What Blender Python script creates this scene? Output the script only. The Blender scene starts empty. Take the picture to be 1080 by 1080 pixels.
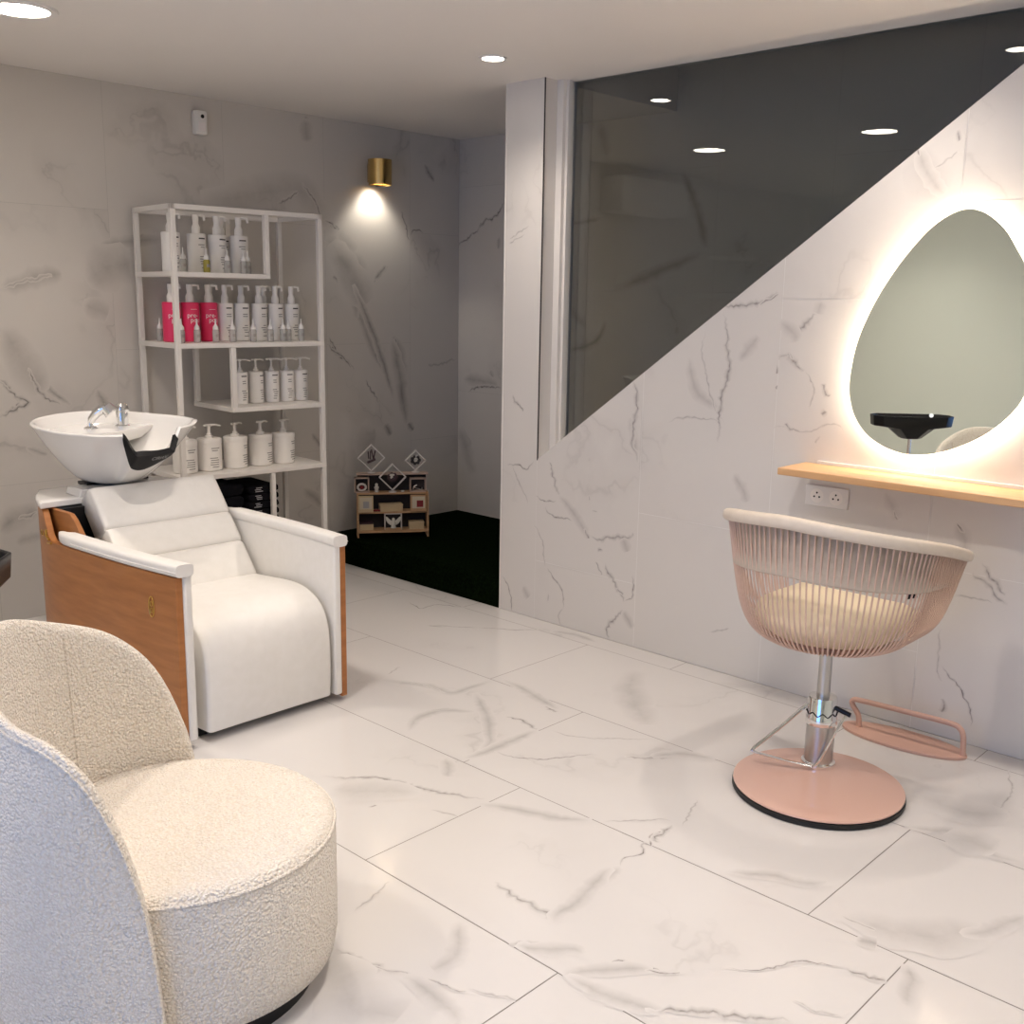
import bpy, bmesh, math, random
from math import sin, cos, pi, radians as R
from mathutils import Vector as V, Matrix

random.seed(7)
SC = bpy.context.scene
COL = SC.collection
XR, YB, ZC = 3.522, 4.754, 2.385      # right wall plane, back wall plane, ceiling
XL, YF = -1.5, -1.6                   # left wall, front wall (behind the camera)
XG, XS = 3.676, 4.54                  # stair glass plane, far stair wall

# ------------------------------------------------------------------ materials
def mat(name, color=(.8, .8, .8), rough=.5, metal=0., **kw):
    m = bpy.data.materials.new(name); m.use_nodes = True
    b = m.node_tree.nodes['Principled BSDF']
    b.inputs['Base Color'].default_value = (*color, 1)
    b.inputs['Roughness'].default_value = rough
    b.inputs['Metallic'].default_value = metal
    for k, v in kw.items():
        b.inputs[k.replace('_', ' ')].default_value = v
    return m

def nodes(m):
    nt = m.node_tree
    return nt, nt.nodes, nt.links, nt.nodes['Principled BSDF']

def N(nt, typ, **kw):
    n = nt.nodes.new(typ)
    for k, v in kw.items():
        if hasattr(n, k): setattr(n, k, v)
        else: n.inputs[k].default_value = v
    return n

def math_n(nt, op, a, b=None, clamp=False):
    n = nt.nodes.new('ShaderNodeMath'); n.operation = op; n.use_clamp = clamp
    for i, x in enumerate((a, b)):
        if x is None: continue
        if hasattr(x, 'links') or isinstance(x, bpy.types.NodeSocket): nt.links.new(x, n.inputs[i])
        else: n.inputs[i].default_value = x
    return n.outputs[0]

def mixc(nt, fac, a, b, mode='MIX'):
    n = nt.nodes.new('ShaderNodeMix'); n.data_type = 'RGBA'; n.blend_type = mode
    for s, x in ((n.inputs[0], fac), (n.inputs[6], a), (n.inputs[7], b)):
        if isinstance(x, bpy.types.NodeSocket): nt.links.new(x, s)
        elif isinstance(x, tuple): s.default_value = (*x, 1)
        else: s.default_value = x
    return n.outputs[2]

def marble(name, base, vein, rough, amount=1., soft=(.50, .47, .44), coat=0.):
    """white porcelain slab with thin broken grey veins and soft grey clouds; every tile has its own offset"""
    m = mat(name, base, rough); nt, ns, ln, b = nodes(m)
    geo = N(nt, 'ShaderNodeNewGeometry')
    off = N(nt, 'ShaderNodeAttribute', attribute_name='tile_offset')
    add = N(nt, 'ShaderNodeVectorMath', operation='ADD')
    ln.new(geo.outputs['Position'], add.inputs[0]); ln.new(off.outputs['Vector'], add.inputs[1])
    wn = N(nt, 'ShaderNodeTexNoise'); wn.inputs['Scale'].default_value = 2.2; wn.inputs['Detail'].default_value = 6
    ln.new(add.outputs[0], wn.inputs['Vector'])
    sc = N(nt, 'ShaderNodeVectorMath', operation='SCALE'); sc.inputs['Scale'].default_value = .42
    ln.new(wn.outputs['Color'], sc.inputs[0])
    p = N(nt, 'ShaderNodeVectorMath', operation='ADD')
    ln.new(add.outputs[0], p.inputs[0]); ln.new(sc.outputs[0], p.inputs[1])
    def noise(scale, detail, rough_=.55, src=p):
        n = N(nt, 'ShaderNodeTexNoise'); n.inputs['Scale'].default_value = scale
        n.inputs['Detail'].default_value = detail; n.inputs['Roughness'].default_value = rough_
        ln.new(src.outputs[0], n.inputs['Vector']); return n.outputs['Fac']
    n1 = noise(1.15, 5, .5)
    d1 = math_n(nt, 'ABSOLUTE', math_n(nt, 'SUBTRACT', n1, .5))
    wid = math_n(nt, 'MULTIPLY', math_n(nt, 'POWER', noise(2.6, 3, .6, add), 3.), .05)
    thin = math_n(nt, 'SUBTRACT', 1., math_n(nt, 'DIVIDE', d1, wid), True)
    msk = math_n(nt, 'MULTIPLY', math_n(nt, 'SUBTRACT', noise(1.7, 2, .5, add), .50), 7., True)
    thin = math_n(nt, 'MULTIPLY', thin, msk)
    softv = math_n(nt, 'SUBTRACT', 1., math_n(nt, 'DIVIDE', d1, .05), True)
    softv = math_n(nt, 'MULTIPLY', math_n(nt, 'MULTIPLY', softv, msk), .28)
    cl = math_n(nt, 'MULTIPLY', math_n(nt, 'SUBTRACT', noise(1.4, 6, .6), .52), 1.6, True)
    clouds = math_n(nt, 'MULTIPLY', cl, .22)
    traced = N(nt, 'ShaderNodeAttribute', attribute_name='vein_soft').outputs['Fac']
    tr2 = N(nt, 'ShaderNodeAttribute', attribute_name='vein_dark').outputs['Fac']
    grain = noise(34, 4, .7, add)
    trd = math_n(nt, 'MULTIPLY', tr2, math_n(nt, 'MULTIPLY', math_n(nt, 'SUBTRACT', grain, .25), 3.4, True), True)
    trs = math_n(nt, 'MULTIPLY', traced, math_n(nt, 'ADD', math_n(nt, 'MULTIPLY', noise(9, 4, .6, add), 1.75), -.05, True), True)
    c = mixc(nt, math_n(nt, 'ADD', math_n(nt, 'MULTIPLY', softv, amount), math_n(nt, 'MULTIPLY', clouds, amount), True), base, soft)
    c = mixc(nt, trs, c, soft)
    c = mixc(nt, math_n(nt, 'MULTIPLY', thin, .25 * amount), c, vein)
    c = mixc(nt, trd, c, vein)
    ln.new(c, b.inputs['Base Color'])
    if coat: b.inputs['Coat Weight'].default_value = coat; b.inputs['Coat Roughness'].default_value = .06
    return m

M = {}
M['floor'] = marble('floor_marble', (.645, .62, .60), (.15, .13, .12), .13, .5, (.39, .37, .355))
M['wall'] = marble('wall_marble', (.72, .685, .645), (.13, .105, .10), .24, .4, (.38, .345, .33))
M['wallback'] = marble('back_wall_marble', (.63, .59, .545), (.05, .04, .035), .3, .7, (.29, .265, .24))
M['grout'] = mat('grout', (.22, .20, .18), .8)
M['bgrout'] = mat('back_wall_grout', (.44, .42, .39), .8)
M['wgrout'] = mat('wall_grout', (.80, .78, .75), .8)
M['ceil'] = mat('ceiling_paint', (.84, .80, .76), .7)
M['paint'] = mat('sage_wall_paint', (.78, .82, .75), .6)
M['whitemetal'] = mat('white_metal', (.78, .74, .69), .4)
M['plastic'] = mat('white_plastic', (.80, .78, .75), .35)
M['cream_plastic'] = mat('white_bottle', (.88, .845, .80), .35)
M['pink'] = mat('pink_bottle', (.80, .035, .13), .35)
M['clear'] = mat('clear_bottle', (.72, .70, .66), .15, 0, Transmission_Weight=.45, IOR=1.35)
M['amber'] = mat('yellow_bottle', (.55, .47, .10), .2, 0, Transmission_Weight=.4, IOR=1.35)
M['ink'] = mat('label_ink', (.06, .055, .05), .6)
M['greyink'] = mat('grey_label_ink', (.30, .28, .26), .6)
M['whiteink'] = mat('white_ink', (.85, .8, .78), .6)
M['paleink'] = mat('pale_grey_ink', (.32, .32, .33), .6)
M['chrome'] = mat('chrome', (.82, .82, .82), .08, 1)
M['satin'] = mat('satin_steel', (.50, .49, .48), .28, 1)
M['black'] = mat('black_plastic', (.006, .006, .007), .35, 0, Specular_IOR_Level=.3)
M['rubber'] = mat('black_rubber', (.006, .006, .006), .55)
M['gel'] = mat('black_gel', (.006, .006, .007), .6, 0, Specular_IOR_Level=.25)
M['towel'] = mat('black_terry', (.006, .006, .008), 1., 0, Specular_IOR_Level=.1)
M['ceramic'] = mat('white_ceramic', (.82, .80, .77), .08, 0, Coat_Weight=.5)
M['brass'] = mat('brushed_brass', (.62, .42, .16), .25, 1)
M['gold'] = mat('gold_plate', (.65, .42, .12), .3, 1)
M['dustypink'] = mat('dusty_pink_lacquer', (.66, .42, .34), .12, 0, Coat_Weight=.6)
M['pinkmatt'] = mat('dusty_pink_paint', (.60, .37, .29), .45)
M['cord'] = mat('beige_pink_cord', (.62, .44, .35), .55)
M['cushion'] = mat('cream_cushion', (.78, .66, .47), .7)
M['whiteframe'] = mat('white_frame', (.62, .58, .55), .5)
M['dark'] = mat('dark_interior', (.03, .025, .025), .8)
M['paper'] = mat('aged_paper', (.55, .48, .36), .8)
M['red'] = mat('dark_red', (.22, .015, .02), .6)
M['ornament'] = mat('dark_ornament', (.05, .02, .025), .4)
M['bone'] = mat('ivory_figure', (.66, .63, .56), .6)
M['mirror'] = mat('mirror_silver', (.84, .87, .83), .0, 1)

def noisy(m, c1, c2, scale, bump=0., bscale=None, stretch=None, detail=4, dist=.01):
    nt, ns, ln, b = nodes(m)
    tc = N(nt, 'ShaderNodeTexCoord'); src = tc.outputs['Object']
    if stretch:
        mp = N(nt, 'ShaderNodeMapping'); mp.inputs['Scale'].default_value = stretch
        ln.new(src, mp.inputs[0]); src = mp.outputs[0]
    n = N(nt, 'ShaderNodeTexNoise'); n.inputs['Scale'].default_value = scale; n.inputs['Detail'].default_value = detail
    ln.new(src, n.inputs['Vector'])
    f = math_n(nt, 'MULTIPLY', math_n(nt, 'SUBTRACT', n.outputs['Fac'], .3), 2.5, True)
    ln.new(mixc(nt, f, c1, c2), b.inputs['Base Color'])
    if bump:
        n2 = N(nt, 'ShaderNodeTexNoise'); n2.inputs['Scale'].default_value = bscale or scale; n2.inputs['Detail'].default_value = 3
        ln.new(src, n2.inputs['Vector'])
        bp = N(nt, 'ShaderNodeBump'); bp.inputs['Strength'].default_value = bump; bp.inputs['Distance'].default_value = dist
        ln.new(n2.outputs['Fac'], bp.inputs['Height']); ln.new(bp.outputs[0], b.inputs['Normal'])
    return m

M['leather'] = noisy(mat('white_leatherette', rough=.42), (.77, .745, .70), (.80, .775, .735), 30, .08, 420, dist=.002)
M['rimleather'] = noisy(mat('cream_leatherette', rough=.5), (.66, .57, .47), (.70, .61, .51), 40, .1, 300, dist=.002)
M['shadedpad'] = noisy(mat('shaded_beige_fabric', rough=.8), (.46, .385, .31), (.52, .44, .36), 60)  # darker beige than the rim, with the inner back's shade put into the colour
M['wood'] = noisy(mat('cherry_veneer', rough=.38), (.33, .12, .03), (.43, .17, .05), 3.2, 0, None, (1.2, 2.0, 14.), 6)
M['oak'] = noisy(mat('light_oak', rough=.4), (.68, .40, .19), (.76, .48, .25), 3.5, 0, None, (14., 1.4, 14.), 6)
M['ply'] = noisy(mat('display_wood', rough=.6), (.40, .235, .12), (.50, .31, .17), 5., 0, None, (1.5, 1.5, 16.), 5)
M['paleply'] = noisy(mat('pale_display_wood', rough=.6), (.42, .30, .24), (.50, .37, .30), 5., 0, None, (1.5, 1.5, 16.), 5)
M['balsa'] = noisy(mat('pale_box_wood', rough=.7), (.50, .38, .22), (.58, .45, .28), 8.)
M['carpet'] = noisy(mat('dark_green_turf', rough=1., Specular_IOR_Level=.0), (.0015, .003, .0015), (.006, .012, .004), 90, .8, 300)

def boucle():
    m = mat('cream_boucle', rough=.95); nt, ns, ln, b = nodes(m)
    tc = N(nt, 'ShaderNodeTexCoord')
    v = N(nt, 'ShaderNodeTexVoronoi'); v.inputs['Scale'].default_value = 170
    nz = N(nt, 'ShaderNodeTexNoise'); nz.inputs['Scale'].default_value = 85; nz.inputs['Detail'].default_value = 3
    ln.new(tc.outputs['Object'], nz.inputs['Vector'])
    mx = N(nt, 'ShaderNodeVectorMath', operation='SCALE'); mx.inputs['Scale'].default_value = .005
    ln.new(nz.outputs['Color'], mx.inputs[0])
    ad = N(nt, 'ShaderNodeVectorMath', operation='ADD'); ln.new(tc.outputs['Object'], ad.inputs[0]); ln.new(mx.outputs[0], ad.inputs[1])
    ln.new(ad.outputs[0], v.inputs['Vector'])
    h = math_n(nt, 'SUBTRACT', 1., math_n(nt, 'MULTIPLY', v.outputs['Distance'], 1.1), True)
    h2 = math_n(nt, 'ADD', math_n(nt, 'MULTIPLY', h, .9), math_n(nt, 'MULTIPLY', nz.outputs['Fac'], .18))
    bp = N(nt, 'ShaderNodeBump'); bp.inputs['Strength'].default_value = .9; bp.inputs['Distance'].default_value = .007
    ln.new(h2, bp.inputs['Height']); ln.new(bp.outputs[0], b.inputs['Normal'])
    ln.new(mixc(nt, h2, (.79, .69, .57), (.96, .905, .825)), b.inputs['Base Color'])
    b.inputs['Sheen Weight'].default_value = .25
    return m
M['boucle'] = boucle()

def emit(name, color, strength):
    m = bpy.data.materials.new(name); m.use_nodes = True; nt = m.node_tree
    nt.nodes.clear(); e = nt.nodes.new('ShaderNodeEmission'); o = nt.nodes.new('ShaderNodeOutputMaterial')
    e.inputs[0].default_value = (*color, 1); e.inputs[1].default_value = strength
    nt.links.new(e.outputs[0], o.inputs[0]); return m
M['lamp'] = emit('downlight_diffuser', (1, .92, .84), 34)
M['led'] = emit('led_strip', (1, .80, .60), 55)
M['spotglow'] = emit('wall_lamp_bulb', (1, .95, .85), 30)
M['touch'] = emit('touch_light', (1, 1, .95), .9)

def glassmat(name, tint, ior=1.5, gain=1.):
    m = bpy.data.materials.new(name); m.use_nodes = True; nt = m.node_tree; nt.nodes.clear()
    o = nt.nodes.new('ShaderNodeOutputMaterial'); mx = nt.nodes.new('ShaderNodeMixShader')
    t = nt.nodes.new('ShaderNodeBsdfTransparent'); g = nt.nodes.new('ShaderNodeBsdfGlossy')
    f = nt.nodes.new('ShaderNodeFresnel'); f.inputs[0].default_value = ior
    t.inputs[0].default_value = (*tint, 1); g.inputs['Roughness'].default_value = .0
    fac = math_n(nt, 'MULTIPLY', f.outputs[0], gain, True)
    nt.links.new(fac, mx.inputs[0]); nt.links.new(t.outputs[0], mx.inputs[1]); nt.links.new(g.outputs[0], mx.inputs[2])
    nt.links.new(mx.outputs[0], o.inputs[0]); return m
M['smoked'] = glassmat('smoked_glass', (.80, .81, .79), 1.5, 1.)
M['window'] = glassmat('window_glass', (.95, .97, .98))

# ------------------------------------------------------------------ mesh helpers
def obj(name, bm, m, parent=None, smooth=35, bevel=0., seg=2, sub=0):
    me = bpy.data.meshes.new(name)
    bmesh.ops.recalc_face_normals(bm, faces=bm.faces[:]) if not bm.faces.layers.int.get('keep') else None
    bm.to_mesh(me); bm.free()
    for x in (m if isinstance(m, (list, tuple)) else [m]): me.materials.append(x)
    o = bpy.data.objects.new(name, me); COL.objects.link(o)
    if smooth:
        me.shade_smooth(); me.set_sharp_from_angle(angle=R(smooth))
    if bevel:
        md = o.modifiers.new('bevel', 'BEVEL'); md.width = bevel; md.segments = seg; md.limit_method = 'ANGLE'; md.angle_limit = R(40)
        md.harden_normals = False
        me.shade_smooth(); me.set_sharp_from_angle(angle=R(180) if seg > 2 else R(50))
    if sub:
        md = o.modifiers.new('sub', 'SUBSURF'); md.levels = md.render_levels = sub
    if parent: o.parent = parent
    return o

def tag(o, label, cat, group=None):
    o['label'] = label; o['category'] = cat
    if group: o['group'] = group
    return o
def thing(name, label, cat, loc=(0, 0, 0), rz=0., group=None):
    o = bpy.data.objects.new(name, None); o.empty_display_size = .05; COL.objects.link(o)
    o.location = loc; o.rotation_euler = (0, 0, rz)
    return tag(o, label, cat, group)
def struct(name, bm, m, **k):
    o = obj(name, bm, m, **k); o['kind'] = 'structure'; return o
def dup(root, loc, rz, label, group=None):
    r = root.copy(); COL.objects.link(r); r.location = loc; r.rotation_euler = (0, 0, rz); r['label'] = label
    if group: r['group'] = group
    for ch in list(root.children):
        c = ch.copy(); COL.objects.link(c); c.parent = r
        for g in ch.children:
            d = g.copy(); COL.objects.link(d); d.parent = c
    return r

def smooth01(x): x = max(0, min(1, x)); return x*x*(3-2*x)
def BM(): return bmesh.new()
def box(bm, c, s, rot=None):
    g = bmesh.ops.create_cube(bm, size=1)
    mx = Matrix.Translation(c) @ (rot.to_4x4() if rot else Matrix()) @ Matrix.Diagonal((*s, 1))
    bmesh.ops.transform(bm, matrix=mx, verts=g['verts']); return g['verts']
def bx(bm, x0, x1, y0, y1, z0, z1): return box(bm, ((x0+x1)/2, (y0+y1)/2, (z0+z1)/2), (x1-x0, y1-y0, z1-z0))
def cyl(bm, p0, p1, r0, r1=None, seg=32, caps=True):
    r1 = r0 if r1 is None else r1; p0, p1 = V(p0), V(p1); d = p1-p0
    g = bmesh.ops.create_cone(bm, cap_ends=caps, segments=seg, radius1=r0, radius2=r1, depth=d.length)
    mx = Matrix.Translation((p0+p1)/2) @ d.to_track_quat('Z', 'Y').to_matrix().to_4x4()
    bmesh.ops.transform(bm, matrix=mx, verts=g['verts'])
def loft(bm, rings, closed=True, cap0=True, cap1=True):
    rr = [[bm.verts.new(p) for p in r] for r in rings]; n = len(rr[0])
    for a, b in zip(rr, rr[1:]):
        for i in range(n if closed else n-1):
            j = (i+1) % n
            try: bm.faces.new((a[i], a[j], b[j], b[i]))
            except ValueError: pass
    if cap0: bm.faces.new(rr[0][::-1])
    if cap1: bm.faces.new(rr[-1])
    return rr
def lathe(bm, prof, c=(0, 0, 0), seg=32, cap0=True, cap1=True):
    loft(bm, [[(c[0]+r*cos(2*pi*i/seg), c[1]+r*sin(2*pi*i/seg), c[2]+z) for i in range(seg)] for r, z in prof], True, cap0, cap1)
def tube(bm, path, r, seg=10, closed=False, flat=1.):
    P = [V(p) for p in path]; n = len(P); rings = []; up = V((0, 0, 1))
    prev = None
    for i in range(n):
        a = P[(i-1) % n] if (closed or i > 0) else P[i]; b = P[(i+1) % n] if (closed or i < n-1) else P[i]
        t = (b-a).normalized()
        if prev is None:
            u = t.cross(up) if abs(t.dot(up)) < .95 else t.cross(V((1, 0, 0)))
        else: u = prev - t*prev.dot(t)
        u.normalize(); prev = u; w = t.cross(u)
        rad = r(i/(n-1)) if callable(r) else r
        rings.append([P[i]+(u*cos(2*pi*k/seg)+w*sin(2*pi*k/seg)*flat)*rad for k in range(seg)])
    if closed: rings.append(rings[0]); loft2(bm, rings)
    else: loft(bm, rings)
def loft2(bm, rings):
    rr = [[bm.verts.new(p) for p in r] for r in rings[:-1]]; rr.append(rr[0]); n = len(rr[0])
    for a, b in zip(rr, rr[1:]):
        for i in range(n): bm.faces.new((a[i], a[(i+1) % n], b[(i+1) % n], b[i]))
def prism(bm, poly, d):
    a = [bm.verts.new(p) for p in poly]; b = [bm.verts.new(V(p)+V(d)) for p in poly]; n = len(a)
    bm.faces.new(a); bm.faces.new(b[::-1])
    for i in range(n): bm.faces.new((a[i], b[i], b[(i+1) % n], a[(i+1) % n]))
def cr(pts, n=8, closed=False):
    """catmull-rom through points"""
    P = [V(p) for p in pts]; out = []; m = len(P)
    for i in range(m if closed else m-1):
        g = lambda k: P[k % m] if closed else P[max(0, min(m-1, k))]
        p0, p1, p2, p3 = g(i-1), g(i), g(i+1), g(i+2)
        for k in range(n):
            t = k/n
            out.append(.5*((2*p1)+(p2-p0)*t+(2*p0-5*p1+4*p2-p3)*t*t+(3*p1-3*p2+p3-p0)*t**3))
    if not closed: out.append(P[-1])
    return out
def text_bm(s, size, extrude=.0004, align='CENTER'):
    c = bpy.data.curves.new('lettering', 'FONT'); c.body = s; c.size = size; c.extrude = extrude; c.align_x = align; c.resolution_u = 3
    o = bpy.data.objects.new('lettering', c); COL.objects.link(o)
    me = o.evaluated_get(bpy.context.evaluated_depsgraph_get()).to_mesh()
    bm = BM(); bm.from_mesh(me); o.to_mesh_clear() if False else None
    bpy.data.objects.remove(o); bpy.data.curves.remove(c)
    return bm

# ------------------------------------------------------------------ setting: tiles
def tile_faces(bm, rects, put, gap=.0012, mi=0, ds=.0):
    """rects in (u,v); put(u,v) -> world point on the plane. Each tile gets its own pattern offset."""
    lay = bm.faces.layers.float_vector.get('tile_offset') or bm.faces.layers.float_vector.new('tile_offset')
    out = []
    for (u0, u1, v0, v1) in rects:
        vs = [bm.verts.new(put(u, v)) for u, v in ((u0+gap, v0+gap), (u1-gap, v0+gap), (u1-gap, v1-gap), (u0+gap, v1-gap))]
        f = bm.faces.new(vs); f.material_index = mi
        f[lay] = V((random.uniform(-30, 30), random.uniform(-30, 30), random.uniform(-30, 30))); out.append(f)
    return out
def grid(u0, u1, v0, v1, uj, vj):
    """uj: sorted column edges; vj(i): phase of the joints in column i (pitch 1.21)"""
    res = []
    for i, (a, b) in enumerate(zip(uj, uj[1:])):
        a_, b_ = max(a, u0), min(b, u1)
        if b_-a_ < .01: continue
        ph, pitch = vj(i); k = math.floor((v0-ph)/pitch)
        while ph+k*pitch < v1:
            c, d = max(ph+k*pitch, v0), min(ph+(k+1)*pitch, v1)
            if d-c > .01: res.append((a_, b_, c, d))
            k += 1
    return res

def ribbons(bm, lines, put, mi, seed, soft_scale=1.):
    """marble veins in the tile surface: jagged tapering strips with their own soft edge attribute"""
    rnd = random.Random(seed)
    off = bm.faces.layers.float_vector.get('tile_offset')
    ls = bm.verts.layers.float.get('vein_soft') or bm.verts.layers.float.new('vein_soft')
    ld = bm.verts.layers.float.get('vein_dark') or bm.verts.layers.float.new('vein_dark')
    lift = .0
    for pts, w, soft, dark in lines:
        lift += .00001
        P = cr([(p[0], p[1], 0) for p in pts], 12) if len(pts) > 2 else [V((*pts[0], 0)), V((*pts[1], 0))]
        step = max(.011, w*.5); Q = [P[0]]; acc = 0.
        for a, b in zip(P, P[1:]):
            d = (b-a).length; k = step-acc
            while k < d: Q.append(a.lerp(b, k/d)); k += step
            acc = (acc+d) % step
        Q.append(P[-1]); n = len(Q)
        if n < 4: Q = [P[0].lerp(P[-1], k/4) for k in range(5)]; n = 5
        T = [(Q[min(n-1, i+2)]-Q[max(0, i-2)]).normalized() for i in range(n)]
        j = w*.45+.0028 if w < .02 else w*.14
        off_ = 0.; rows = []
        for i, q in enumerate(Q):
            t = T[i]; nn = V((-t.y, t.x, 0)); s = i/(n-1)
            off_ = off_*.72+.7*rnd.uniform(-j, j)
            ww = w*(.35+.65*max(0., sin(pi*s))**.6)*(rnd.uniform(.6, 1.3) if w < .02 else rnd.uniform(.85, 1.15))
            fade = min(1, min(s, 1-s)*5); row = []
            for e, val in ((-1, 0), (-.4, .6), (0, 1), (.4, .6), (1, 0)):
                v = bm.verts.new(put(q.x+nn.x*(ww*e+off_), q.y+nn.y*(ww*e+off_), .0004+lift))
                v[ls] = soft*val*fade*soft_scale; v[ld] = dark*(1. if e == 0 else (.15 if abs(e) < 1 and w < .04 else 0.))*fade*rnd.uniform(.5, 1.1)
                row.append(v)
            rows.append(row)
        o3 = None
        for a, b in zip(rows, rows[1:]):
            for k in range(4):
                f = bm.faces.new((a[k], a[k+1], b[k+1], b[k])); f.material_index = mi
                f[off] = V((0, 0, 0))

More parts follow.
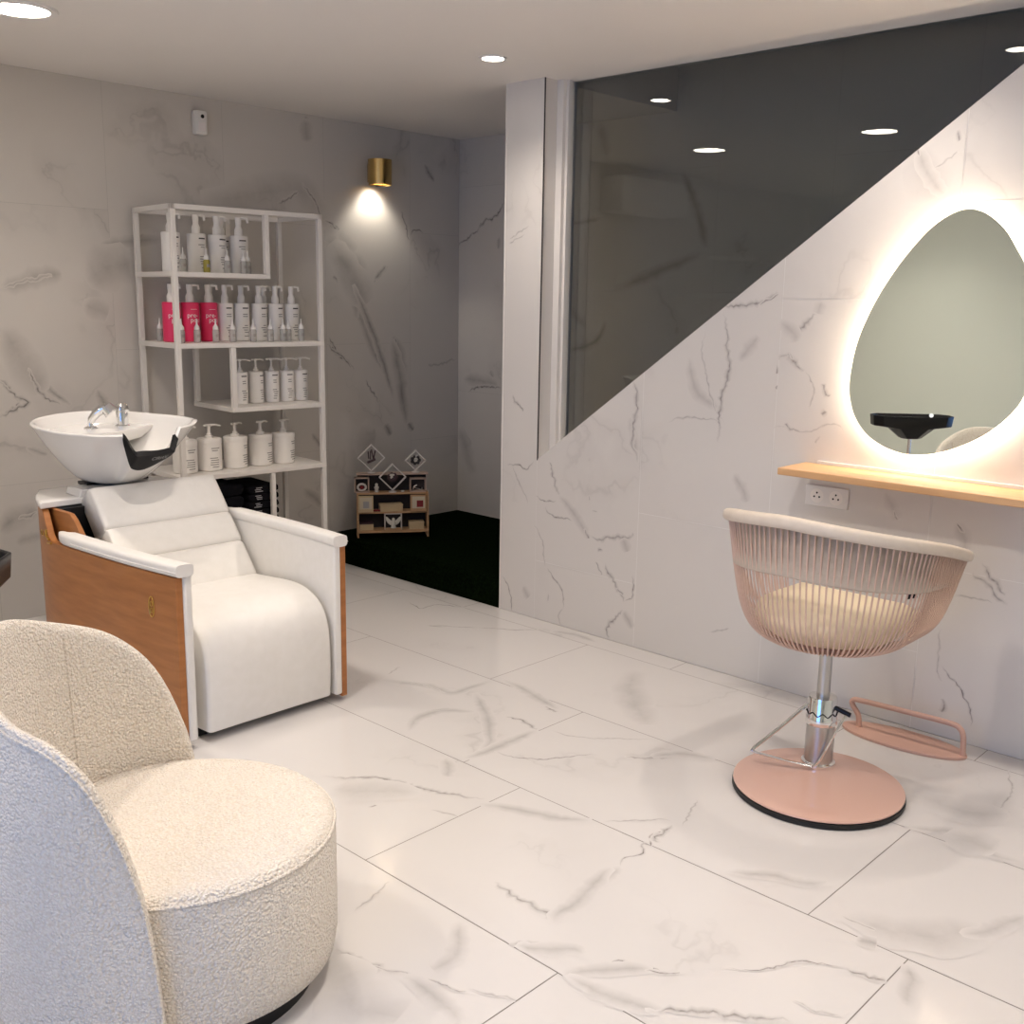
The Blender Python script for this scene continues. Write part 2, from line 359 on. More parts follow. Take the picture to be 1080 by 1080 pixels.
VEINS_FLOOR = [
 ([(3.272,3.768),(3.239,3.647),(3.339,3.642),(3.404,3.505)],0.008,0.4,1),
 ([(3.083,3.427),(3.127,3.345)],0.008,0.4,1),
 ([(3.221,3.241),(3.273,3.179),(3.330,3.091),(3.422,3.017)],0.008,0.4,1),
 ([(3.083,3.427),(3.176,3.311),(3.227,3.236)],0.007,0.4,0.5),
 ([(2.487,3.028),(2.536,2.932),(2.576,2.845),(2.591,2.735),(2.701,2.723),(2.783,2.717)],0.03,0.75,0.12),
 ([(2.493,2.997),(2.567,2.891),(2.574,2.752)],0.007,0.4,0.5),
 ([(2.233,2.574),(2.329,2.640),(2.410,2.644),(2.471,2.607),(2.519,2.538)],0.03,0.75,0.12),
 ([(2.412,2.664),(2.481,2.618)],0.007,0.4,0.5),
 ([(2.653,2.675),(2.544,2.514),(2.397,2.337),(2.300,2.286)],0.03,0.75,0.12),
 ([(2.562,2.433),(2.579,2.355),(2.559,2.275)],0.016,0.65,0.75),
 ([(2.559,2.275),(2.460,2.275),(2.366,2.275),(2.218,2.278)],0.03,0.75,0.12),
 ([(2.330,2.256),(2.347,2.169),(2.398,2.101),(2.453,2.065),(2.514,2.033),(2.563,1.991)],0.008,0.4,1),
 ([(2.591,2.243),(2.613,2.144),(2.666,2.073),(2.741,1.992),(2.782,1.941)],0.007,0.4,0.5),
 ([(2.607,1.931),(2.650,1.871),(2.707,1.808)],0.016,0.65,0.75),
 ([(1.820,2.505),(1.885,2.425),(1.942,2.338),(1.976,2.226),(2.010,2.147),(2.064,2.035)],0.016,0.65,0.75),
 ([(1.781,2.419),(1.858,2.313),(1.955,2.202)],0.08,0.7,0),
 ([(1.789,2.244),(1.815,2.230)],0.008,0.4,1),
 ([(1.907,2.105),(1.940,2.017)],0.007,0.4,0.5),
 ([(2.183,2.330),(2.089,2.224)],0.03,0.75,0.12),
 ([(2.036,2.034),(2.088,1.926),(2.132,1.813),(2.198,1.734)],0.03,0.75,0.12),
 ([(2.210,1.708),(2.276,1.642),(2.337,1.595),(2.356,1.563)],0.007,0.4,0.5),
 ([(2.332,1.547),(2.247,1.553),(2.199,1.526),(2.189,1.549),(2.146,1.517),(2.098,1.530),(2.053,1.517)],0.008,0.4,1),
 ([(2.053,1.517),(1.997,1.516),(1.937,1.511),(1.868,1.486)],0.03,0.75,0.12),
 ([(3.300,2.396),(3.034,2.213),(2.869,2.031)],0.08,0.7,0),
 ([(2.750,2.399),(2.729,2.334)],0.016,0.65,0.75),
 ([(3.426,2.980),(3.467,2.863),(3.449,2.737)],0.03,0.75,0.12),
 ([(2.832,2.694),(2.803,2.529),(2.752,2.354)],0.03,0.75,0.12),
 ([(2.540,3.053),(2.637,3.088)],0.007,0.4,0.5),
 ([(1.767,1.701),(1.751,1.625),(1.754,1.556),(1.751,1.496),(1.732,1.474)],0.016,0.65,0.75),
 ([(1.732,1.474),(1.774,1.494),(1.839,1.493),(1.913,1.509),(2.031,1.534)],0.03,0.75,0.12),
 ([(1.602,1.495),(1.631,1.456),(1.660,1.427)],0.016,0.65,0.75),
 ([(1.609,1.479),(1.628,1.431),(1.685,1.374),(1.687,1.344)],0.03,0.75,0.12),
 ([(1.706,1.278),(1.725,1.272),(1.738,1.233),(1.762,1.183)],0.008,0.4,1),
 ([(1.600,1.332),(1.675,1.283),(1.724,1.233),(1.753,1.196)],0.03,0.75,0.12),
 ([(1.310,1.760),(1.322,1.674),(1.336,1.642),(1.313,1.638),(1.290,1.670)],0.016,0.65,0.75),
 ([(1.318,1.669),(1.353,1.589),(1.373,1.531)],0.007,0.4,0.5),
 ([(1.372,1.535),(1.397,1.467),(1.415,1.442)],0.008,0.4,1),
 ([(1.415,1.442),(1.438,1.401),(1.464,1.343)],0.007,0.4,0.5),
 ([(1.582,1.644),(1.481,1.550),(1.410,1.549)],0.03,0.75,0.12),
 ([(1.177,1.561),(1.211,1.558)],0.008,0.4,1),
 ([(1.601,1.322),(1.608,1.230),(1.634,1.155),(1.655,1.098)],0.03,0.75,0.12),
 ([(1.426,1.843),(1.576,1.891)],0.007,0.4,0.5),
 ([(1.294,1.739),(1.225,1.600),(1.255,1.475)],0.08,0.7,0),
 ([(1.350,1.575),(1.351,1.473),(1.334,1.379)],0.03,0.75,0.12),
 ([(2.337,1.545),(2.286,1.539),(2.245,1.552),(2.217,1.526)],0.016,0.65,0.75),
 ([(2.521,1.590),(2.347,1.522)],0.007,0.4,0.5),
 ([(2.229,1.309),(2.279,1.234),(2.304,1.197),(2.319,1.135),(2.372,1.094)],0.03,0.75,0.12),
 ([(1.743,1.212),(1.766,1.180),(1.791,1.151)],0.008,0.4,1),
 ([(1.876,1.087),(1.904,1.041),(1.955,1.008),(2.000,0.990),(2.039,0.941),(2.067,0.895)],0.008,0.4,1),
 ([(2.067,0.895),(2.070,0.839),(2.085,0.806)],0.016,0.65,0.75),
 ([(2.249,0.994),(2.264,0.948),(2.277,0.883),(2.316,0.815),(2.382,0.758),(2.445,0.715)],0.08,0.7,0),
 ([(2.382,0.758),(2.445,0.715),(2.519,0.692),(2.575,0.678)],0.03,0.75,0.12),
 ([(2.256,0.998),(2.260,0.910)],0.007,0.4,0.5),
 ([(2.808,1.078),(2.835,1.008),(2.868,0.961),(2.834,0.872),(2.823,0.830),(2.835,0.762)],0.03,0.75,0.12),
 ([(2.854,0.976),(2.846,0.914),(2.842,0.837)],0.08,0.7,0),
 ([(1.883,0.925),(1.884,0.877),(1.910,0.826)],0.007,0.4,0.5),
 ([(1.633,1.130),(1.685,1.078),(1.728,1.019),(1.781,0.942),(1.817,0.889)],0.016,0.65,0.75),
 ([(2.184,0.927),(2.200,0.882)],0.03,0.75,0.12),
 ([(2.177,0.802),(2.124,0.767),(2.032,0.743)],0.03,0.75,0.12),
 ([(3.404,0.989),(3.248,0.936),(3.074,0.918)],0.007,0.4,0.5),
 ([(2.665,1.864),(2.754,1.815),(2.798,1.707)],0.03,0.75,0.12),
 ([(3.045,1.136),(3.022,1.000),(3.093,0.884)],0.08,0.7,0),
]
VEINS_RIGHT = [
 ([(3.089,0.748),(3.060,0.684),(3.030,0.605)],0.016,0.65,0.75),
 ([(3.030,0.605),(2.961,0.553),(2.893,0.491),(2.858,0.435)],0.03,0.75,0.12),
 ([(3.096,0.742),(3.077,0.729)],0.008,0.4,1),
 ([(2.879,0.473),(2.854,0.430)],0.016,0.65,0.75),
 ([(3.167,0.581),(3.111,0.562),(3.042,0.572)],0.008,0.4,1),
 ([(3.110,0.547),(3.068,0.505),(2.946,0.503)],0.008,0.4,1),
 ([(2.845,0.442),(2.750,0.453),(2.664,0.473),(2.604,0.492)],0.016,0.65,0.75),
 ([(2.664,0.468),(2.637,0.412)],0.03,0.75,0.12),
 ([(2.809,0.340),(2.768,0.286)],0.008,0.4,1),
 ([(2.758,0.340),(2.704,0.268),(2.652,0.217),(2.638,0.189)],0.016,0.65,0.75),
 ([(2.690,0.240),(2.652,0.217)],0.008,0.4,1),
 ([(2.649,0.156),(2.709,0.091),(2.732,0.044),(2.724,0.004)],0.016,0.65,0.75),
 ([(2.602,0.318),(2.597,0.218),(2.639,0.194)],0.008,0.4,1),
 ([(2.649,0.146),(2.610,0.104),(2.599,0.075)],0.03,0.75,0.12),
 ([(3.178,0.446),(3.119,0.380),(3.114,0.306),(3.095,0.255)],0.007,0.4,0.5),
 ([(3.095,0.255),(3.030,0.203),(2.988,0.158),(2.985,0.083)],0.008,0.4,1),
 ([(2.985,0.083),(3.011,0.045),(2.996,0.005)],0.007,0.4,0.5),
 ([(3.358,0.706),(3.314,0.706),(3.270,0.711),(3.234,0.696),(3.186,0.742)],0.008,0.4,1),
 ([(3.328,0.704),(3.283,0.635),(3.231,0.577),(3.223,0.536)],0.007,0.4,0.5),
 ([(3.377,0.168),(3.346,0.140),(3.314,0.068),(3.305,0.002)],0.008,0.4,1),
 ([(2.652,0.987),(2.632,0.931),(2.602,0.820)],0.03,0.75,0.12),
 ([(2.853,0.630),(2.855,0.604)],0.007,0.4,0.5),
 ([(3.084,0.138),(3.076,0.096)],0.007,0.4,0.5),
 ([(3.242,0.139),(3.197,0.093)],0.03,0.75,0.12),
 ([(2.837,0.561),(2.805,0.558)],0.007,0.4,0.5),
 ([(2.798,0.384),(2.773,0.403)],0.016,0.65,0.75),
 ([(2.648,1.155),(2.616,1.031),(2.637,0.923),(2.604,0.798)],0.016,0.65,0.75),
 ([(2.377,1.251),(2.322,1.115),(2.225,1.062)],0.03,0.75,0.12),
 ([(2.301,1.353),(2.307,1.254),(2.249,1.080),(2.198,1.005)],0.007,0.4,0.5),
 ([(2.226,1.431),(2.192,1.260),(2.222,1.023),(2.216,0.924)],0.016,0.65,0.75),
 ([(2.460,0.982),(2.363,1.011),(2.222,1.013)],0.007,0.4,0.5),
 ([(1.526,1.967),(1.494,1.894),(1.411,1.809)],0.08,0.7,0),
 ([(1.523,1.967),(1.485,1.885),(1.420,1.815)],0.03,0.75,0.12),
 ([(1.530,1.968),(1.510,1.942)],0.008,0.4,1),
 ([(1.406,2.007),(1.388,1.979)],0.016,0.65,0.75),
 ([(1.470,1.900),(1.392,1.941)],0.007,0.4,0.5),
 ([(2.238,1.441),(2.117,1.462),(1.992,1.491)],0.016,0.65,0.75),
 ([(2.146,1.243),(2.065,1.341)],0.03,0.75,0.12),
 ([(3.236,1.786),(3.358,1.724)],0.007,0.4,0.5),
 ([(3.327,1.032),(3.261,0.955)],0.016,0.65,0.75),
 ([(3.266,1.744),(3.358,1.702)],0.007,0.4,0.5),
 ([(1.825,1.474),(1.835,1.426)],0.03,0.75,0.12),
 ([(1.839,1.426),(1.885,1.384),(1.912,1.326)],0.016,0.65,0.75),
 ([(1.982,1.398),(1.919,1.351),(1.912,1.326)],0.03,0.75,0.12),
 ([(1.977,1.257),(1.942,1.288),(1.921,1.260),(1.872,1.222)],0.016,0.65,0.75),
 ([(1.941,1.284),(1.921,1.259)],0.008,0.4,1),
 ([(1.872,1.222),(1.832,1.167),(1.834,1.084)],0.007,0.4,0.5),
 ([(1.802,1.181),(1.767,1.138)],0.016,0.65,0.75),
 ([(1.772,1.089),(1.798,1.075)],0.016,0.65,0.75),
 ([(1.977,1.004),(1.931,1.017),(1.902,1.007),(1.856,1.007),(1.785,1.026),(1.733,1.035),(1.705,1.013)],0.007,0.4,0.5),
 ([(1.940,1.024),(1.901,1.003)],0.016,0.65,0.75),
 ([(1.985,1.240),(1.984,1.207)],0.008,0.4,1),
 ([(1.980,1.165),(1.980,1.148)],0.008,0.4,1),
 ([(2.076,1.454),(2.039,1.471),(1.994,1.492)],0.008,0.4,1),
 ([(1.791,0.996),(1.812,0.969)],0.007,0.4,0.5),
 ([(2.142,0.810),(2.091,0.748),(2.073,0.709)],0.03,0.75,0.12),
 ([(1.535,0.824),(1.500,0.779),(1.477,0.733)],0.03,0.75,0.12),
 ([(1.498,0.761),(1.477,0.733)],0.008,0.4,1),
 ([(1.285,0.751),(1.252,0.708),(1.241,0.662)],0.03,0.75,0.12),
 ([(1.283,0.751),(1.253,0.720)],0.008,0.4,1),
 ([(1.212,0.595),(1.138,0.538),(1.096,0.499)],0.016,0.65,0.75),
 ([(1.296,0.381),(1.296,0.255),(1.278,0.196)],0.007,0.4,0.5),
 ([(1.284,0.258),(1.232,0.209),(1.191,0.157),(1.162,0.102),(1.164,0.063)],0.008,0.4,1),
 ([(1.260,0.137),(1.256,0.087)],0.016,0.65,0.75),
 ([(1.261,0.507),(1.192,0.515),(1.135,0.509)],0.007,0.4,0.5),
 ([(2.213,0.154),(2.117,0.191)],0.007,0.4,0.5),
 ([(1.182,0.637),(1.104,0.533)],0.016,0.65,0.75),
]
VEINS_BACK = [
 ([(4.083,1.952),(4.119,1.860),(4.141,1.785)],0.012,0.3,1),
 ([(4.147,1.806),(4.175,1.842),(4.252,1.839)],0.01,0.3,0.8),
 ([(3.546,1.851),(3.627,1.818),(3.652,1.793)],0.014,0.4,1),
 ([(3.561,1.776),(3.641,1.702),(3.724,1.626),(3.800,1.494)],0.09,0.75,0),
 ([(3.776,1.601),(3.817,1.454)],0.012,0.4,0.6),
 ([(3.738,1.440),(3.806,1.304),(3.857,1.180),(3.965,1.022)],0.03,0.6,0.2),
 ([(3.707,1.599),(3.754,1.345)],0.03,0.5,0.1),
 ([(4.022,1.247),(4.068,1.132),(4.096,0.988)],0.05,0.85,0.1),
 ([(4.019,1.247),(4.068,1.132)],0.012,0.4,0.7),
 ([(4.290,2.214),(4.329,2.136)],0.022,0.6,0.6),
 ([(3.548,1.226),(3.614,1.158),(3.732,1.059)],0.013,0.3,1),
 ([(3.989,1.635),(3.880,1.536)],0.012,0.5,0.3),
 ([(4.291,1.068),(4.514,1.083)],0.012,0.5,0.2),
 ([(3.589,1.569),(3.638,1.544)],0.02,0.5,0.5),
 ([(2.806,1.924),(3.062,1.944),(3.272,1.995),(3.424,1.973),(3.557,1.819)],0.1,0.45,0),
 ([(3.248,1.927),(3.380,1.987)],0.014,0.4,0.8),
 ([(3.404,2.042),(3.491,1.942),(3.523,1.835)],0.012,0.4,0.6),
 ([(3.547,1.864),(3.632,1.814)],0.012,0.3,1),
 ([(2.210,1.604),(2.364,1.688),(2.592,1.715)],0.03,0.5,0.1),
 ([(2.289,1.560),(2.205,1.526)],0.012,0.3,0.4),
 ([(3.436,2.377),(3.439,2.343)],0.02,0.5,0.6),
 ([(3.627,1.805),(3.745,1.699)],0.05,0.4,0),
 ([(1.803,1.088),(1.844,1.041),(1.879,0.987)],0.012,0.4,0.7),
 ([(1.893,1.015),(1.909,0.982)],0.012,0.3,1),
 ([(1.879,0.987),(1.860,0.959),(1.791,0.929)],0.012,0.4,0.6),
 ([(1.922,1.187),(1.963,1.116),(2.004,1.044),(2.106,0.956)],0.02,0.6,0.3),
 ([(1.952,1.128),(1.980,1.110)],0.014,0.4,0.7),
 ([(2.232,0.997),(2.267,0.946)],0.03,0.6,0.2),
 ([(1.751,0.413),(1.823,0.462),(1.929,0.484)],0.06,0.7,0.1),
 ([(1.834,0.461),(1.917,0.485)],0.012,0.4,0.6),
 ([(1.815,0.361),(1.933,0.379)],0.03,0.6,0),
 ([(1.892,0.781),(1.983,0.737)],0.02,0.4,0.2),
 ([(3.432,0.722),(3.494,0.641)],0.02,0.6,0.3),
 ([(3.368,0.424),(3.451,0.343),(3.507,0.275)],0.04,0.7,0.1),
 ([(3.479,0.315),(3.507,0.293)],0.012,0.4,0.8),
 ([(3.558,1.247),(3.614,1.166),(3.642,1.142)],0.012,0.3,1),
 ([(3.949,0.733),(3.995,0.662)],0.03,0.8,0.5),
 ([(4.125,0.730),(4.173,0.679)],0.03,0.8,0.5),
 ([(3.715,0.660),(3.882,0.635)],0.1,0.4,0),
 ([(1.832,1.464),(1.955,1.506),(2.103,1.545)],0.05,0.7,0.1),
 ([(1.833,1.478),(1.934,1.500),(2.060,1.533)],0.012,0.3,0.4),
 ([(2.209,1.516),(2.325,1.583),(2.441,1.608)],0.11,0.6,0),
 ([(2.191,1.411),(2.311,1.369)],0.06,0.5,0),
 ([(1.820,1.308),(1.889,1.165),(1.981,1.015)],0.08,0.6,0),
 ([(1.803,1.086),(1.857,1.011),(1.906,0.977),(1.790,0.922)],0.014,0.4,0.8),
 ([(1.927,1.132),(1.981,1.015),(2.062,0.957)],0.013,0.4,0.9),
 ([(2.233,1.024),(2.266,0.938)],0.03,0.6,0.3),
 ([(3.590,1.750),(3.732,1.553),(3.831,1.425)],0.1,0.7,0),
 ([(3.732,1.528),(3.914,1.159),(4.018,0.881)],0.03,0.7,0.4),
 ([(4.014,1.224),(4.073,0.989),(4.109,0.721)],0.05,0.9,0.2),
 ([(3.546,1.206),(3.707,1.071)],0.012,0.4,0.9),
 ([(3.808,1.000),(3.910,0.859)],0.013,0.4,1),
 ([(3.278,1.518),(3.392,1.297)],0.06,0.6,0),
 ([(3.422,2.362),(3.448,2.248)],0.05,0.5,0),
 ([(4.261,2.222),(4.335,2.123)],0.025,0.6,0.5),
 ([(3.971,1.638),(3.884,1.557)],0.02,0.6,0.4),
]
VEINS_STAIR = [
 ([(4.775,1.769),(4.659,1.824),(4.576,1.871)],0.014,0.4,0.9),
 ([(4.586,1.867),(4.546,1.905),(4.455,1.930),(4.377,2.009)],0.016,0.5,1),
 ([(4.413,1.817),(4.421,1.748)],0.02,0.6,0.2),
 ([(4.470,1.046),(4.459,0.995)],0.03,0.6,0.2),
 ([(3.570,1.504),(3.373,1.596),(3.153,1.646),(3.005,1.705)],0.02,0.7,0.9),
 ([(3.537,1.517),(3.277,1.609),(3.019,1.693)],0.04,0.7,0.1),
 ([(3.882,1.180),(3.665,1.245),(3.599,1.356)],0.03,0.7,0.4),
 ([(3.149,2.113),(3.046,1.890),(2.990,1.717)],0.04,0.7,0.1),
 ([(3.694,2.382),(3.635,2.198)],0.05,0.6,0),
 ([(3.906,1.871),(3.656,1.889)],0.02,0.5,0.3),
 ([(3.891,1.432),(3.740,1.325)],0.03,0.6,0.1),
 ([(4.716,0.972),(4.410,0.963)],0.05,0.6,0.1),
 ([(4.674,0.902),(4.530,0.940),(4.377,0.937)],0.014,0.5,1),
 ([(4.735,0.676),(4.605,0.392)],0.06,0.5,0),
]

# floor
bm = BM()
xs = [-1.4, -.8, -.202, .398, .998, 1.598, 2.199, 2.80, 3.401, 4.001]; xs = [-2.0]+xs
ph = [.2, .7, .45, .9, .1, 1.342, .807, 1.057, 1.53, 1.1]
rects = grid(XL, XR, YF, YB, xs, lambda i: (ph[i % 10], 1.21))
tile_faces(bm, rects, lambda u, v: (u, v, 0), .0014)
ribbons(bm, VEINS_FLOOR, lambda u, v, h: (u, v, h), 0, 3, .8)
vs = [bm.verts.new(p) for p in ((XL, YF, -.0012), (XR, YF, -.0012), (XR, YB, -.0012), (XL, YB, -.0012))]
bm.faces.new(vs).material_index = 1
vs2 = bx(bm, XL-.15, XS+.15, YF-.15, YB+.15, -.12, -.004)
for f in bm.faces:
    if f.verts[0] in vs2: f.material_index = 1
struct('floor', bm, [M['floor'], M['grout']], smooth=0)

# ceiling (room and landing; open above the stairs)
bm = BM()
bx(bm, XL-.15, XG+.03, YF-.15, YB+.15, ZC, ZC+.30)
bx(bm, XG+.03, XS+.15, 3.2, YB+.15, ZC, ZC+.30)
struct('ceiling', bm, M['ceil'], smooth=0)
bm = BM(); bx(bm, XG-.15, XS+.2, YF-.15, YB+.2, 4.6, 4.7); bx(bm, XG-.15, XG+.03, YF-.15, 3.2, ZC+.30, 4.6); bx(bm, XG-.15, XS+.2, 3.2, 3.3, ZC+.30, 4.6)
struct('wall_upper_stairwell', bm, M['paint'], smooth=0)

# back wall
bm = BM()
uj = [3.545+.605*k for k in range(-9, 3)]
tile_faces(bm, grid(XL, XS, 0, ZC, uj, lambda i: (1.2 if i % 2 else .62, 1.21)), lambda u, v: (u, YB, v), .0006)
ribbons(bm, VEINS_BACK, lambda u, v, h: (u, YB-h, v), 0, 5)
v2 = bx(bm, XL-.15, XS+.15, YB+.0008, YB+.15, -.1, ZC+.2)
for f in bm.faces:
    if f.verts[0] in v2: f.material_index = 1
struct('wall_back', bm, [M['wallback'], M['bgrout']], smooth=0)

# right wall with the stair balustrade cut on the slope, and the column at its end
SL = (2.185-.838)/(3.046-1.218)
def zdiag(y): return .838-(y-3.046)*SL
bm = BM()
uj = [1.977+.609*k for k in range(-7, 3)]
fs = tile_faces(bm, grid(YF, 3.165, 0, ZC, uj, lambda i: (1.479 if i % 2 == 0 else .59, 1.2)), lambda u, v: (XR, u, v), .0010)
ribbons(bm, [v for v in VEINS_RIGHT if max(p[0] for p in v[0]) < 3.16], lambda u, v, h: (XR-h, u, v), 0, 9, .55)
geom = [e for f in bm.faces for e in (f, *f.verts, *f.edges)]
bmesh.ops.bisect_plane(bm, geom=list(set(geom)), plane_co=(XR, 3.046, .838), plane_no=(0, SL, 1), clear_outer=True)
tile_faces(bm, [(3.165, 3.39, 0, ZC)], lambda u, v: (XR, u, v), .0)
tile_faces(bm, [(XR, XG-.075, zdiag(3.165), ZC)], lambda u, v: (u, 3.1645, v), .0)
ribbons(bm, [v for v in VEINS_RIGHT if max(p[0] for p in v[0]) >= 3.16], lambda u, v, h: (XR-h, u, v), 0, 10, .55)
ye = 3.046-(ZC-.838)/SL
core = BM()
poly = [(3.39, 0), (3.39, ZC), (3.165, ZC), (3.165, zdiag(3.165)), (ye, ZC), (YF, ZC), (YF, 0)]
n0 = set(bm.verts)
prism(bm, [(XR+.0012, y, z) for y, z in poly], (XG+.03-XR, 0, 0))
for f in bm.faces:
    if f.verts[0] not in n0: f.material_index = 1
core.free()
bm.faces.layers.int.new('keep')
struct('wall_right', bm, [M['wall'], M['wgrout']], smooth=0)

bm = BM(); bx(bm, XR-.0015, XR+.003, 3.1615, 3.1660, zdiag(3.165)-.004, ZC)
struct('trim_1', bm, M['dark'], smooth=0)
bm = BM(); bx(bm, XR-.0015, XR+.006, 3.386, 3.3925, 0, ZC)
struct('trim_2', bm, M['whitemetal'], smooth=0)

# far stair wall
bm = BM()
uj = [4.754-.605*k for k in range(11, -1, -1)]
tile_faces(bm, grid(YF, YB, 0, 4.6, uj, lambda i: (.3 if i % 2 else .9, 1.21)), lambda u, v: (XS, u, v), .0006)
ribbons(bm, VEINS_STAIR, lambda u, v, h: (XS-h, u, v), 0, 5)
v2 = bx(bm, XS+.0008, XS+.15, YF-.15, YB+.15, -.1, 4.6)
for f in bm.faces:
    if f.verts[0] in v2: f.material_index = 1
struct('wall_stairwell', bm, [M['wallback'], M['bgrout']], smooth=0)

# left wall with the shop window, front wall
bm = BM()
WY0, WY1, WZ0, WZ1 = .1, 2.1, .1, 2.2
for a in ((YF-.15, WY0, 0, ZC), (WY1, YB+.15, 0, ZC), (WY0, WY1, 0, WZ0), (WY0, WY1, WZ1, ZC)):
    bx(bm, XL-.15, XL, a[0], a[1], a[2], a[3])
struct('wall_left', bm, M['paint'], smooth=0)
bm = BM(); bx(bm, XL, XS+.15, YF-.15, YF, 0, 4.6)
struct('wall_front', bm, M['paint'], smooth=0)
bm = BM()
for a in ((WY0, WY0+.05, WZ0, WZ1), (WY1-.05, WY1, WZ0, WZ1), (WY0, WY1, WZ0, WZ0+.05), (WY0, WY1, WZ1-.05, WZ1), (1.08, 1.13, WZ0, WZ1)):
    bx(bm, XL-.10, XL-.04, *a)
w = struct('window_1', bm, M['whitemetal'], smooth=0)
bm = BM(); bx(bm, XL-.074, XL-.068, WY0+.04, WY1-.04, WZ0+.04, WZ1-.04)
obj('window_pane', bm, M['window'], w, smooth=0)

# smoked glass above the sloping wall, with its white profile
bm = BM()
prism(bm, [(XG-.004, 3.15, zdiag(3.15)-.02), (XG-.004, 3.15, ZC), (XG-.004, ye+.0, ZC)], (.008, 0, 0))
w = struct('window_2', bm, M['smoked'], smooth=0)
bm = BM(); bx(bm, XG-.075, XG+.015, 3.128, 3.1635, zdiag(3.15)-.03, ZC)
bx(bm, XG-.055, XG-.035, 3.115, 3.13, zdiag(3.15)-.03, ZC)
obj('window_frame', bm, M['whitemetal'], w, smooth=0)

# landing and stairs behind the wall
root = thing('staircase', 'dark green carpeted landing step and stairs behind the marble wall', 'stairs', (0, 0, 0))
bm = BM(); bx(bm, XR, XS-.002, 3.5, YB-.002, 0, .143)
st = obj('landing', bm, M['carpet'], root, smooth=0)
bm = BM(); bx(bm, XR-.004, XR, 3.392, YB-.001, .001, .143); bx(bm, XR, XG, 3.392, 3.5, .001, .143)
obj('landing_riser', bm, M['carpet'], st, smooth=0)
for k in range(13):
    bm = BM(); y1 = 3.5-.26*k; bx(bm, XG+.032, XS-.002, y1-.26, y1, .0 if k == 0 else .143+.19*k-.05, .143+.19*(k+1))
    obj('step', bm, M['carpet'], root, smooth=0)

# ------------------------------------------------------------------ lights
LIGHTCOL = (1, .89, .79)
def lamp(name, typ, loc, energy, color=LIGHTCOL, rot=None, parent=None, **kw):
    l = bpy.data.lights.new(name, typ); l.energy = energy; l.color = color
    for k, v in kw.items(): setattr(l, k, v)
    o = bpy.data.objects.new(name, l); COL.objects.link(o); o.location = loc
    if rot: o.rotation_euler = rot
    if parent: o.parent = parent
    return o
DOWN = [((3.12, 3.08), 'round recessed ceiling downlight beside the marble column', .65),
        ((3.13, 1.48), 'recessed ceiling downlight above the egg shaped mirror, seen only in the smoked glass', .65),
        ((1.60, 3.80), 'recessed ceiling downlight in the top left corner above the wash unit', .8),
        ((1.66, 2.68), 'recessed ceiling downlight over the white wash chair, seen only in the smoked glass', 1.),
        ((1.62, 1.35), 'recessed ceiling downlight above the round boucle chair', 1.4),
        ((3.12, .1), 'recessed ceiling downlight near the wooden wall shelf end', .7),
        ((.2, 2.7), 'recessed ceiling downlight over the black tray trolley', 1.3),
        ((1.6, -.2), 'added unseen fill downlight behind the camera to the right', 1.5),  # added fill for the wash unit and styling chair fronts, out of view
        ((-.6, 3.4), 'added unseen fill downlight that brightens the left wall', 1.3),  # added out of view to lift the left wall seen in the mirror
        ((.2, .6), 'recessed ceiling downlight nearest the shop window', 1.1)]
d0 = None
for (x, y), lab, e in DOWN:
    if x < 2: big = True
    else: big = False
    if d0 is None:
        d0 = thing('downlight', lab, 'ceiling light', (x, y, ZC), 0, 'recessed ceiling downlights')
        bm = BM(); lathe(bm, [(.043, -.0005), (.056, -.0005), (.054, -.006), (.044, -.006)], seg=40, cap0=False, cap1=False); obj('trim_ring', bm, M['plastic'], d0)
        bm = BM(); lathe(bm, [(.0435, -.0025), (.0435, -.0035)], seg=40); obj('diffuser', bm, M['lamp'], d0, smooth=0)
    else:
        q = dup(d0, (x, y, ZC), 0, lab, 'recessed ceiling downlights')
        if big: q.scale = (2.15, 2.15, 1.3)
    lamp('downlight_lamp', 'SPOT', (x, y, ZC-.012), 48*e, spot_size=R(130), spot_blend=1., shadow_soft_size=.04)

# sky through the window
w = bpy.data.worlds.new('sky'); SC.world = w; w.use_nodes = True
w.node_tree.nodes['Background'].inputs[0].default_value = (.22, .45, 1., 1); w.node_tree.nodes['Background'].inputs[1].default_value = 2.9
p = lamp('window_portal', 'AREA', (XL-.12, (WY0+WY1)/2, (WZ0+WZ1)/2), 1, rot=(0, R(-90), 0), shape='RECTANGLE', size=WZ1-WZ0, size_y=WY1-WY0)
p.data.cycles.is_portal = True

# ------------------------------------------------------------------ small wall fittings
t = thing('motion_sensor', 'small white motion sensor high on the back wall', 'sensor', (2.806, YB, 2.262))
bm = BM(); bx(bm, -.032, .032, -.042, 0, -.055, .055); obj('housing', bm, M['plastic'], t, bevel=.01, seg=3)
bm = BM(); cyl(bm, (.004, -.041, .028), (.004, -.0445, .028), .009, seg=20); obj('sensor_eye', bm, M['black'], t)
bm = BM(); box(bm, (0, -.0425, -.018), (.036, .003, .04)); obj('lens', bm, M['whiteink'], t, bevel=.001)

